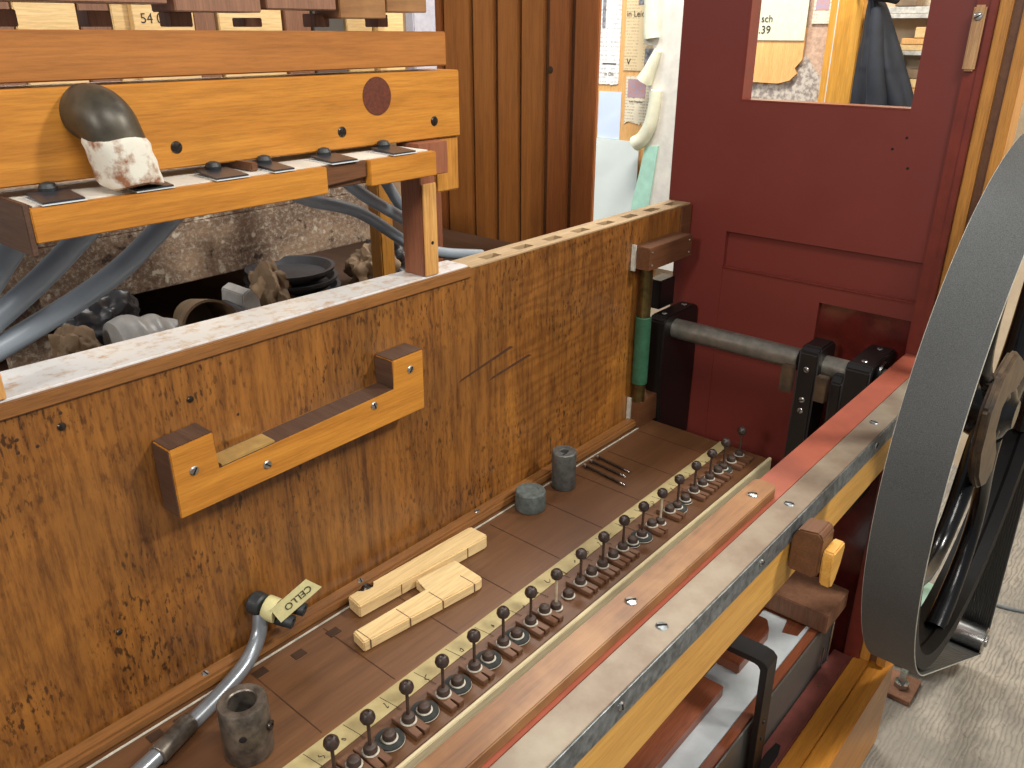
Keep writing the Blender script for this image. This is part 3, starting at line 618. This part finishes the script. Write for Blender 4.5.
# ------------------------------------------------------------------ UPPER LEFT BEAMS
XL=-.05
mesh('upper_oak_beam',G().prism([(XL,.752),(.902,.750),(.902,.7955),(XL,.801)],'y',.905,.96,.0015),M['beam2'],None,'plain brown oak beam, upper of the two long beams','beam',loc=(.4,.93,.75))
t=thing('lower_oak_beam','honey oak beam with round plug and screws, lower of two beams','beam',(.4,.93,.65))
mesh('beam_body',G().prism([(XL,.660),(.922,.651),(.922,.744),(XL,.748)],'y',.900,.965,.0015),M['beam'],t)
mesh('round_plug',G().lathe([(0,0),(.0245,0),(.0245,.0008),(0,.001)],(.763,.9000,.716),(0,-1,0),36),M['plug'],t,'dark red brown round plug')
for x,z in ((.469,.678),(.700,.675),(.868,.676)): screw(t,(x,.8998,z),(0,-1,0),.0068,'oldscrew','recessed_screw')
mesh('end_block',G().box(.873,.922,.905,.945,.571,.6515,.002),M['beamz'],t)
t=thing('metal_elbow','dark metal pipe elbow with stained white wrapping jutting from the beam','pipe elbow',(.385,.88,.66))
pts=spline([(.381,.9000,.721),(.381,.889,.721),(.382,.877,.718),(.384,.868,.710),(.386,.865,.699),(.388,.864,.690)],6)
mesh('elbow_pipe',G().tube(pts,.0285,32),M['elbow'],t)
n=48; zz=[.699,.694,.686,.676,.667,.659,.654,.652]; rr=[.0292,.0308,.0302,.0312,.0304,.0312,.0305,.028]
b=bmesh.new(); rows=[]
for z,r in zip(zz,rr):
    rows.append([b.verts.new((.3865+(.699-z)*.20+(r+.0010*math.sin(5*a_)+.0012*random.random())*math.cos(a_),.860+(r+.0012*random.random())*math.sin(a_)+.003,z+.0022*math.sin(3*a_)-.18*r*math.cos(a_)*0)) for a_ in [2*PI*k/n for k in range(n)]])
for A,B in zip(rows,rows[1:]):
    for k in range(n): b.faces.new((A[k],A[(k+1)%n],B[(k+1)%n],B[k]))
b.faces.new(rows[0]); b.faces.new(rows[-1]); g=G(); g._add(b)
mesh('white_wrap',g,M['wrap'],t,'stained white wrapping')
# pallet shelf below the beam
t=thing('valve_shelf','honey oak shelf with white leather top and dark metal valve plates','shelf',(.55,.87,.61))
mesh('shelf_front',G().box(.285,.626,.840,.852,.612,.6445,.001),M['beam'],t)
mesh('shelf_front',G().box(.694,.812,.840,.852,.612,.6445,.001),M['beam'],t)
mesh('shelf_notch',G().prism([(.6265,.620),(.6935,.624),(.6935,.6445),(.6265,.6445)],'y',.846,.858,.001),M['shade_wood'],t,'darker recessed notch in the shelf front')
mesh('shelf_board',G().box(.286,.811,.8525,.96,.615,.6435,.001),M['shade_wood'],t)
mesh('shelf_end',G().box(.279,.2855,.842,.96,.600,.650,.001),M['dark_shade_wood'],t)
mesh('leather_top',G().box(.292,.808,.853,.958,.644,.6455,0),M['leather'],t,'white leather top')
for i,x in enumerate((.318,.410,.500,.568,.657,.757)):
    w=.020 if i!=3 else .014; p=mesh('valve_plate',G().prism([(x-w,.843),(x+w,.843),(x+w+.004,.895),(x-w+.004,.895)],'z',.6475,.6495,.0004).rot((x,.86,.6475),'X',3),M['plateb'],t)
    mesh('plate_base',G().prism([(x-w-.001,.8415),(x+w+.001,.8415),(x+w+.004,.896),(x-w+.003,.896)],'z',.6457,.6468),M['white'],p)
    mesh('valve_knob',G().lathe([(0,0),(.0085,0),(.009,.004),(.007,.008),(.003,.0095),(0,.0095)],(x+.006,.893,.6500),(0,0,1),20),M['rubber'],p)
mesh('shelf_block',G().box(.540,.549,.868,.952,.6462,.656,.001),M['shade_wood'],t)
# support post on panel top
t=thing('support_post','short brown wooden post standing on the panel top under the beams','post',(.83,.89,.459))
mesh('post_body',G().box(.812,.842,.8755,.918,.4590,.604,.001),M['skin_wood'],t)
mesh('post_face',G().box(.8135,.8405,.8725,.875,.4590,.595,.0008),M['lightpost'],t,'lighter front face')
mesh('post_hole',G().lathe([(0,0),(.0028,0),(0,.0006)],(.829,.8723,.508),(0,-1,0),12),M['dark'],t)
mesh('top_bracket',G().box(.814,.872,.878,.925,.6045,.650,.001),M['skin_wood'],t)
mesh('brown_back_post',G().box(.965,1.030,1.055,1.075,GZ,.655,.002),M['skin_wood'],None,'reddish brown upright board behind the support post','post')
mesh('orange_back_post',G().box(.905,.935,1.08,1.11,.2855,.66,.002),M['beamz'],None,'narrow orange brown upright between bench and support post','post')
mesh('tan_corner_post',G().box(.216,.235,.872,.905,.4590,.50,.001),M['lightpost'],None,'tan wooden stub at the left end of the panel top','post')
mesh('grey_corner_board',G().box(.305,.352,1.075,1.095,.2855,.50,.001),M['grime'],None,'grimy brown upright board end at the left edge','board')
# tubes
tp=[([(.345,1.0,.61),(.330,1.0,.594),(.310,1.0,.573),(.285,1.0,.545),(.255,1.0,.51)],'grey plastic tube under the shelf, leftmost of the three'),
    ([(.43,1.0,.612),(.392,1.0,.580),(.338,1.0,.540),(.283,1.0,.505),(.235,1.0,.478)],'grey plastic tube under the shelf, middle of the three'),
    ([(.535,1.0,.612),(.497,1.0,.580),(.435,1.0,.536),(.372,1.0,.505),(.277,1.0,.470),(.22,1.0,.452)],'longest grey plastic tube curving down to the left')]
for i,(p,lab) in enumerate(tp):
    mesh('plastic_tube',G().tube(spline(p,8),.0132,22),M['pvc'],None,lab,'tube','grey plastic tubes under the shelf')
tq=[([(.63,.94,.605),(.70,.98,.575),(.80,1.0,.540),(.90,1.0,.472),(.97,.995,.445),(1.06,.99,.425)],'long grey tube running down right behind the support post',.0095),
    ([(.745,.975,.607),(.79,.978,.572),(.86,.978,.528),(.93,.978,.488)],'short grey tube slanting down right above the long one',.0095),
    ([(.845,1.025,.612),(.875,1.025,.575),(.90,1.025,.538),(.93,1.025,.50)],'steep grey tube just left of the support post',.009)]
for p,lab,r in tq:
    mesh('plastic_tube',G().tube(spline(p,8),r,18),M['pvc'],None,lab,'tube','grey plastic tubes under the shelf')
# top row of brown blocks
blk=[(.20,.478,.823,'first from the left'),(.486,.590,.816,'second from the left'),(.598,.697,.820,'third from the left'),(.702,.777,.811,'fourth from the left, lowest'),(.7785,.850,.819,'last on the right')]
for a,b_,z,l in blk:
    mesh('brown_key_block',G().box(a,b_,.888,.94,z,z+.10,.001),M['topblk'] if a<.6 else M['batten'],None,'grey brown wooden block above the beams, '+l,'wood block','wooden blocks above the upper beam')
for i,(x,w) in enumerate(((.325,.020),(.42,.015),(.51,.016),(.60,.015),(.70,.014),(.80,.012))):
    mesh('spacer_post',G().box(x-w*.8,x+w*.8,.922,.948,.8012,.8165 if i!=3 else .811,.0008),M['topblk'],None,'short grey spacer under the wooden blocks, %s from the left'%['first','second','third','fourth','fifth','sixth'][i],'spacer','spacers on the upper beam')
mesh('whitewashed_upright',G().box(.98,1.030,1.055,1.075,.6555,1.1,.002),M['whitewashed'],None,'whitewashed wooden upright at the right end of the beams','post')
# ------------------------------------------------------------------ WORKBENCH BEHIND
t=thing('workbench','grimy old workbench behind the organ with paint stained front board','workbench',(.6,1.6,GZ))
mesh('front_board',G().box(-.3,1.175,1.40,1.44,.372,.478,.002),M['grime'],t)
mesh('bench_top',G().box(-.3,1.18,1.405,2.0,.478,.505,.002),M['grime'],t)
mesh('lower_shelf',G().box(-.3,1.6,1.07,1.95,.265,.285,.001),M['dark_shade_wood'],t)
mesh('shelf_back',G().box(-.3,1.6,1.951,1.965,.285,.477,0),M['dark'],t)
for x,y in ((-.25,1.88),(1.1,1.88),(-.25,1.1),(1.5,1.1)): mesh('leg',G().box(x,x+.05,y,y+.05,GZ,.2645,.002),M['dark_shade_wood'],t)
def crumple(o,s,mat,name,lab,cat,amp=.18,seed=1):
    rnd=random.Random(seed); b=bmesh.new(); bmesh.ops.create_icosphere(b,subdivisions=5,radius=1)
    from mathutils import noise as N
    for v in b.verts:
        k=1+amp*N.noise(v.co*2.2+Vector((seed*3.1,0,0)))*2+amp*.5*N.noise(v.co*6+Vector((0,seed,0)))
        v.co=Vector((o[0]+v.co.x*s[0]*k,o[1]+v.co.y*s[1]*k,max(.2855,o[2]+v.co.z*s[2]*k)))
    g=G(); g._add(b); return mesh(name,g,M[mat],None,lab,cat)
def ribbed_bag():
    b=bmesh.new(); rows=[]
    from mathutils import noise as N
    for i in range(30):
        u=i/29; row=[]
        for k in range(28):
            a=2*PI*k/28; r=(.048+.004*abs(math.sin(u*PI*4)))*(.55+.45*math.sin(PI*min(1,.12+u)))**.5
            row.append(b.verts.new((.50+.11*u,1.25+r*math.cos(a)*1.0,.345+r*math.sin(a)*.95-.022*u+.006*N.noise(Vector((a,u*6,1))))))
        rows.append(row)
    for A,B in zip(rows,rows[1:]):
        for k in range(28): b.faces.new((A[k],A[(k+1)%28],B[(k+1)%28],B[k]))
    b.faces.new(rows[0]); b.faces.new(rows[-1]); g=G(); return g._add(b)
mesh('plastic_bag',ribbed_bag(),M['paperbag'],None,'pale grey ribbed plastic bag below the bench board','bag')
crumple((.575,1.17,0.325),(.045,.035,.042),'paperbag','plastic_bag','low white crumpled sheet in front of the ribbed grey bag','bag',.12,5)
crumple((.475,1.17,0.325),(.04,.035,.045),'paperbag','plastic_bag','small whitish bag at the left part of the bench shelf','bag',.2,7)
crumple((.44,1.27,0.335),(.04,.04,.05),'cardboard','brown_bundle','dull brown bundle near the left end of the shelf','bundle',.2,9)
crumple((.53,1.36,0.350),(.06,.04,.05),'tray','dark_bundle','dark grey bundle behind the ribbed plastic bag','bundle',.2,7)
mesh('cardboard_roll',G().lathe([(.030,.0),(.034,0),(.046,.13),(.042,.13),(.030,.01)],(.665,1.31,.335),(-.25,-.9,.15),30),M['cardboard'],None,'brown rolled cardboard sheet next to the plastic bag','cardboard')
mesh('cardboard_tube',G().lathe([(.015,.12),(.015,0),(.018,0),(.018,.12),(.015,.12)],(.700,1.20,.345),(.25,1,-.1),28),M['tray'],None,'dark tube with open end beneath the bench board','tube')
mesh('white_carton',G().prism([(.728,.2855),(.775,.2855),(.768,.355),(.752,.378),(.735,.370)],'y',1.26,1.33,.002),M['paperbag'],None,'small white torn carton beside the dark tube','carton')
crumple((.815,1.30,0.345),(.035,.04,.058),'cardboard','paper_bag','crumpled brown paper bag between carton and black trays','bag',.2,11)
for k in range(3):
    z=.322+.019*k; r=.082+.004*(2-k)
    mesh('round_tray',G().lathe([(0,0),(r-.014,0),(r,.012),(r+.003,.019),(r-.004,.019),(r-.016,.006),(0,.005)],(.885,1.33,z),(0,0,1),56),M['tray'],None,'round dark grey plastic tray, %s of the stack of three'%['lowest','middle','topmost'][k],'tray','stack of round trays under the bench')
mesh('tray_stand',G().box(.83,.94,1.275,1.385,.2855,.3215,.002),M['black'],None,'black box carrying the round trays','box')
crumple((1.06,1.30,0.340),(.045,.05,.055),'cardboard','paper_bag','brown crumpled paper right of the black trays','bag',.25,15)
crumple((1.13,1.34,0.340),(.035,.05,.055),'tray','dark_bundle','dark grey bundle at the right end of the bench shelf','bundle',.25,17)
mesh('small_bottle',G().lathe([(0,0),(.014,0),(.015,.003),(.015,.055),(.009,.064),(.009,.075),(0,.075)],(.385,1.12,.290),(.1,.05,1),20),M['rubber'],None,'small dark bottle with white cap near the left edge','bottle')
mesh('bottle_cap',G().lathe([(0,0),(.0105,0),(.0105,.018),(0,.019)],(.3925,1.1238,.3652),(.1,.05,1),18),M['white'],bpy.data.objects['small_bottle'],'white cap')
# pale timber at the back
pl=[(.55,.715,'grey'),(.72,.845,'pine'),(.85,.915,'grey'),(.92,1.10,'pine'),(1.115,1.17,'grey'),(1.18,1.36,'pine'),(1.37,1.45,'grey'),(1.46,1.56,'white'),(1.57,1.66,'pine'),(1.68,1.78,'pine')]
for i,(a,b_,k) in enumerate(pl):
    mesh('hanging_plank',G().box(a,b_,1.96,1.985,.506,1.1,.002),M[{'grey':'topblk','pine':'palewood','white':'greymetal'}[k]],None,'%s upright plank in the row behind the beams, %s from the left'%({'grey':'grey brown','pine':'pale pine','white':'bluish grey'}[k],['first','second','third','fourth','fifth','sixth','seventh','eighth','ninth','tenth'][i]),'plank','planks behind the beams')
t=thing('stencilled_board','pale board with stencilled digits showing above the upper beam','board',(1.0,1.94,.506))
mesh('board_body',G().box(.955,1.10,1.935,1.955,.506,1.0,.001),M['palewood'],t)
text('stencil_lettering','54 00',M['ink'],t,(1.005,1.9345,.819),(1,0,0),(0,0,1),.030,.0004)
t=thing('timber_rack','wooden rack wall carrying the hanging planks','rack',(1.2,2.0,GZ))
mesh('rack_board',G().box(.3,1.95,1.988,2.01,GZ,1.3,0),M['cardboard'],t,smooth=False)
# ------------------------------------------------------------------ LOUVERED SCREEN
t=thing('slatted_screen','varnished orange pine screen of upright slats behind the panel','slatted screen',(1.72,1.45,GZ))
mesh('backing',G().box(1.7125,1.722,1.225,1.83,GZ,1.3,0),M['shade_wood'],t,smooth=False)
sl=[(1.617,1.712),(1.533,1.606),(1.450,1.519),(1.367,1.439),(1.288,1.351),(1.205,1.273)]
for i,(a,b_) in enumerate(sl):
    mesh('slat',G().box(1.700,1.712,a,b_,GZ,1.3,.002),M['louver' if i<4 else 'louver2'],t)
mesh('slat',G().box(1.700,1.712,1.724,1.82,GZ,1.3,.002),M['louver2'],t)
mesh('wood_knot',G().lathe([(0,0),(.009,0),(.007,.0006),(0,.0008)],(1.6998,1.345,.705),(-1,0,0),20),M['inlay'],t)
# ------------------------------------------------------------------ BACK WALL AND WHAT HANGS ON IT
XW=3.25
def sheet(name,lab,cat,y0,y1,z0,z1,mat,x=XW-.012,th=.003,jag=0,group=None):
    t=thing(name,lab,cat,(x,(y0+y1)/2,z0),group)
    if jag:
        rnd=random.Random(int(y0*999)); n=14; pts=[(y0,z1),(y1,z1)]+[(y1+(y0-y1)*k/n,z0+rnd.uniform(-jag,jag)) for k in range(n+1)]
        mesh('sheet',G().prism(pts,'x',x-th,x),M[mat],t,smooth=False)
    else: mesh('sheet',G().box(x-th,x,y0,y1,z0,z1,0),M[mat],t,smooth=False)
    return t
LFT=(0,-1,0); UPV=(0,0,1)
def ftext(t,s,y,z,size,mat='ink',x=XW-.0165,name='print',align='CENTER'): return text(name,s,M[mat],t,(x,y,z),LFT,UPV,size,.0006,None,align)
mesh('pine_wall_board',G().box(XW-.011,XW-.0005,1.93,2.55,-.30,1.5,0),M['pinewall'],None,'pale pine boarding behind the newspaper cuttings','boarding',smooth=False)
t=sheet('newspaper_cutting','long white newspaper cutting next to the slatted screen','newspaper',2.175,2.29,.57,1.15,'news3',jag=.004)
mesh('printed_bar',G().box(XW-.0160,XW-.0151,2.255,2.272,.80,.93,0),M['photog'],t); mesh('printed_bar',G().box(XW-.0160,XW-.0151,2.19,2.262,.652,.657,0),M['ink'],t)
ftext(t,'in Dit',2.225,.612,.022,'inkg')
t=sheet('newspaper_cutting','large yellowed newspaper cutting with a headline at the centre','newspaper',1.99,2.15,.63,1.15,'news2')
ftext(t,'in Leider',2.085,.855,.034,'inkg'); mesh('printed_photo',G().box(XW-.0160,XW-.0151,2.0,2.09,.89,.96,0),M['photog'],t); mesh('printed_photo',G().box(XW-.0160,XW-.0151,2.0,2.045,.64,.72,0),M['photog'],t); ftext(t,'V',2.125,.665,.035,'ink')
mesh('printed_photo',G().box(XW-.0160,XW-.0151,2.012,2.03,.755,.87,0),M['photog'],t)
t=sheet('newspaper_cutting','small newspaper cutting with a colour picture below the yellow one','newspaper',2.01,2.133,.41,.607,'news',jag=.008)
mesh('printed_photo',G().box(XW-.0160,XW-.0151,2.03,2.122,.52,.595,0),M['photo'],t); ftext(t,'zum Orgelbau',2.076,.503,.012)
sheet('blue_leaflet','pale blue printed leaflet pinned above the blank white board','leaflet',2.155,2.275,.335,.538,'bluesheet')
sheet('white_card','blank pale white board leaning against the pine wall','board',2.043,2.31,-.10,.334,'whitesheet',x=XW-.018,th=.006)
# painted facade board with scrolls
t=thing('facade_board','pale painted facade board with cream scrolls leaning by the red panel','facade board',(3.1,1.90,-.2))
out=[(1.70,1.15),(2.01,1.15),(2.01,.738),(1.965,.735),(1.96,.71),(1.985,.66),(2.012,.60),(1.982,.585),(1.972,.56),(1.967,.50),(1.982,.42),(2.012,.345),(1.972,.33),(1.98,.25),(2.0,.15),(2.025,.0),(2.035,-.2),(1.70,-.2)]
mesh('board_body',G().prism(out,'x',3.17,3.19,.001),M['plaster'],t)
mesh('scroll',G().tube(spline([(3.165,1.98,1.12),(3.165,1.98,.95),(3.165,1.975,.80),(3.165,1.97,.76)],6),.034,18),M['scroll'],t,'cream rounded scroll')
mesh('scroll',G().tube(spline([(3.16,1.935,.715),(3.16,1.95,.68),(3.16,1.972,.63),(3.16,1.992,.595)],6),[.016+.0011*k for k in range(19)],18),M['scroll'],t,'cream rounded scroll')
mesh('scroll',G().tube(spline([(3.16,1.93,.56),(3.16,1.935,.50),(3.16,1.95,.42),(3.16,1.985,.36),(3.16,2.02,.335)],6),[.024+.0004*k for k in range(25)],18),M['scroll'],t,'cream rounded scroll')
mesh('green_band',G().prism([(1.905,.335),(1.972,.325),(1.995,.20),(2.022,.08),(2.032,-.1),(1.945,-.1),(1.935,.06),(1.920,.2)],'x',3.163,3.1695,.001),M['mint'],t,'mint green band')
# seen through window
mesh('pinkish_plaster_patch',G().box(XW-.010,XW-.0005,1.20,1.36,.55,1.3,0),M['pinkplaster'],None,'pinkish worn plaster strip beside the yellow post','plaster patch',smooth=False)
mesh('peeling_plaster_patch',G().box(XW-.010,XW-.0005,1.361,1.66,.30,.65,0),M['rough'],None,'grey peeling plaster seen low in the window opening','plaster patch',smooth=False)
mesh('peeling_plaster_patch',G().prism([(1.20,.30),(1.36,.30),(1.36,.71),(1.33,.70),(1.30,.66),(1.24,.60),(1.20,.549)],'x',XW-.013,XW-.0101),M['rough'],None,'grey flaking plaster next to the broken pine board','plaster patch',smooth=False)
mesh('broken_pine_board',G().prism([(1.65,.60),(1.56,.605),(1.43,.603),(1.385,.615),(1.36,.64),(1.37,.66),(1.345,.69),(1.345,.80),(1.65,.80)],'x',XW-.024,XW-.0135),M['pinewall'],None,'pine board with broken corner below the handwritten card','board',smooth=False)
t=sheet('handwritten_card','pale handwritten card seen through the window opening','card',1.345,1.64,.757,1.1,'signp',x=XW-.026)
ftext(t,'sch',1.500,.832,.036,'ink',XW-.0305,align='CENTER'); ftext(t,'.39',1.505,.793,.040,'ink',XW-.0305)
t=sheet('picture_scrap','small scrap of paper with a bluish picture by the yellow post','paper scrap',1.262,1.330,.815,1.0,'news',x=XW-.0135)
mesh('printed_photo',G().box(XW-.0175,XW-.0166,1.272,1.322,.86,.92,0),M['photo'],t)
t=thing('yellow_wall_post','yellow varnished wooden post seen in the window opening','post',(3.2,1.17,GZ))
mesh('post_body',G().box(3.17,3.245,1.124,1.215,GZ,2.0,.003),M['yellowpost'],t)
mesh('post_side',G().box(3.19,3.245,1.216,1.250,GZ,2.0,.002),M['yellowpost'],t)
mesh('paint_line',G().box(3.185,3.1895,1.217,1.223,GZ,2.0,0),M['white'],t,'white paint line')
# jacket
t=thing('padded_jacket','dark navy padded jacket hanging beside the yellow post','jacket',(3.1,1.0,.1))
from mathutils import noise as NN
def jack():
    b=bmesh.new(); rows=[]; nz=90; na=96
    for i in range(nz+1):
        s=i/nz; z=.895-.72*s
        right=1.046-.165*min(1.6,(.895-z)/.335)**.85; left=1.085+.01*s
        cy=(left+right)/2; wr=(left-right)/2; dp=.035+.035*min(1,s/.3)
        q=.004*abs(math.sin(z*PI/.11))**.5; row=[]
        for k in range(na):
            a=2*PI*k/na; f=.006*NN.noise(Vector((math.cos(a)*3,math.sin(a)*3,z*7)))
            f+=.007*math.sin(a*7+1.2*math.sin(z*11))*min(1,s*3)
            row.append(b.verts.new((3.10+(dp+q+f)*math.cos(a),cy+(wr+q*.5+f*.5)*math.sin(a),z)))
        rows.append(row)
    for A,B in zip(rows,rows[1:]):
        for k in range(na): b.faces.new((A[k],A[(k+1)%na],B[(k+1)%na],B[k]))
    b.faces.new(rows[0]); b.faces.new(rows[-1]); g=G(); return g._add(b)
mesh('jacket_body',jack(),M['jacket'],t)
mesh('collar',G().tube(spline([(3.075,1.085,.925),(3.045,1.07,.91),(3.04,1.045,.90),(3.05,1.01,.895),(3.08,.99,.89)],6),.018,14),M['jacket'],t)
mesh('coat_hook',G().tube(spline([(3.165,1.15,.90),(3.12,1.13,.90),(3.09,1.10,.905),(3.085,1.07,.93)],5),.006,10),M['steel'],t)
mesh('sleeve',G().tube(spline([(3.055,1.04,.86),(3.035,1.02,.76),(3.02,1.0,.66),(3.02,.98,.56),(3.02,.975,.42)],6),[.018+.0009*k for k in range(25)],16),M['jacket'],t)
# shelves with wood offcuts
t=thing('wall_shelf','white wall shelving filled with wood offcuts at the window corner','shelf',(3.2,.85,.4))
for z in (.83,.715,.55): mesh('shelf_board',G().box(3.16,3.245,.62,1.105,z,z+(.014 if .6<z<.8 else .030) if z<.8 else z+.014,.001),M['whiteshelf'],t)
mesh('shelf_side',G().box(3.16,3.245,.605,.62,.3,1.2,.001),M['whiteshelf'],t)
it=[(.66,1.05,.8445,.866,'whiteshelf','white box lid on the top shelf'),(.95,1.02,.867,.93,'cardboard','small brown pot on the white box lid'),(.68,1.0,.7295,.748,'palewood','pale offcut lying on the middle shelf'),(.70,.98,.7485,.768,'pinewall','orange pine offcut stacked on the pale one'),(.66,.94,.7685,.803,'palewood','short block topmost on the middle shelf'),(.66,.96,.5805,.61,'pinewall','thick pine offcut on the lowest shelf'),(.64,.93,.6105,.64,'palewood','pale offcut above the thick pine one'),(.68,.95,.6405,.67,'cardboard','brown offcut topmost on the lowest shelf')]
for a,b_,z0,z1,mt,lab in it:
    mesh('wood_offcut',G().box(3.165,3.24,a,b_,z0,z1,.002),M[mt],None,lab,'offcut','offcuts on the wall shelving')
mesh('floral_cloth',G().box(3.225,3.245,.10,.40,.30,.90,.003),plain('floral_print',(220,200,190),.8,0,.3,30,col2=(150,90,90),lo=.45,hi=.55),None,'pinkish patterned cloth on the wall beyond the wooden trim','cloth')
# ------------------------------------------------------------------ CAMERA
f=820.; p=math.atan(356/f); yaw=math.atan(773/(f/math.cos(p)))
cam=bpy.data.cameras.new('camera'); co=bpy.data.objects.new('camera',cam); C.objects.link(co)
cam.sensor_width=36; cam.lens=f/1024*36; cam.clip_start=.01
fw=Vector((math.cos(yaw)*math.cos(p),math.sin(yaw)*math.cos(p),-math.sin(p)))
co.location=(0,0,.8); co.rotation_euler=fw.to_track_quat('-Z','Y').to_euler()
bpy.context.scene.camera=co
# ------------------------------------------------------------------ LIGHT
def area(name,loc,target,sx,sy,power,col=(1,1,1)):
    l=bpy.data.lights.new(name,'AREA'); l.shape='RECTANGLE'; l.size=sx; l.size_y=sy; l.energy=power; l.color=col
    o=bpy.data.objects.new(name,l); C.objects.link(o); o.location=loc
    o.rotation_euler=(Vector(target)-Vector(loc)).to_track_quat('-Z','Y').to_euler(); return o
area('ceiling_lamp',(.2,-.5,2.0),(.8,.7,.3),.9,.4,27,(1,.96,.9))
area('spot_lamp',(2.1,-1.2,2.3),(.9,.5,.2),.30,.30,75,(1,.96,.88))
area('side_lamp',(-2.4,.1,2.0),(1.6,.6,.5),.4,.4,50,(1,.95,.88))
area('rear_window',(1.2,3.6,2.0),(.6,.9,.45),1.6,.8,75,(.84,.92,1))
area('wall_fill',(2.3,1.4,2.5),(3.2,1.8,.3),.9,.3,85,(1,.96,.9))  # fill light added to brighten the back wall
w=bpy.data.worlds.new('world'); bpy.context.scene.world=w; w.use_nodes=True
w.node_tree.nodes['Background'].inputs[0].default_value=(.92,.95,1,1); w.node_tree.nodes['Background'].inputs[1].default_value=.30
vs=bpy.context.scene.view_settings; vs.view_transform='Standard'; vs.look='None'; vs.gamma=1; vs.use_curve_mapping=False; vs.exposure=-.05
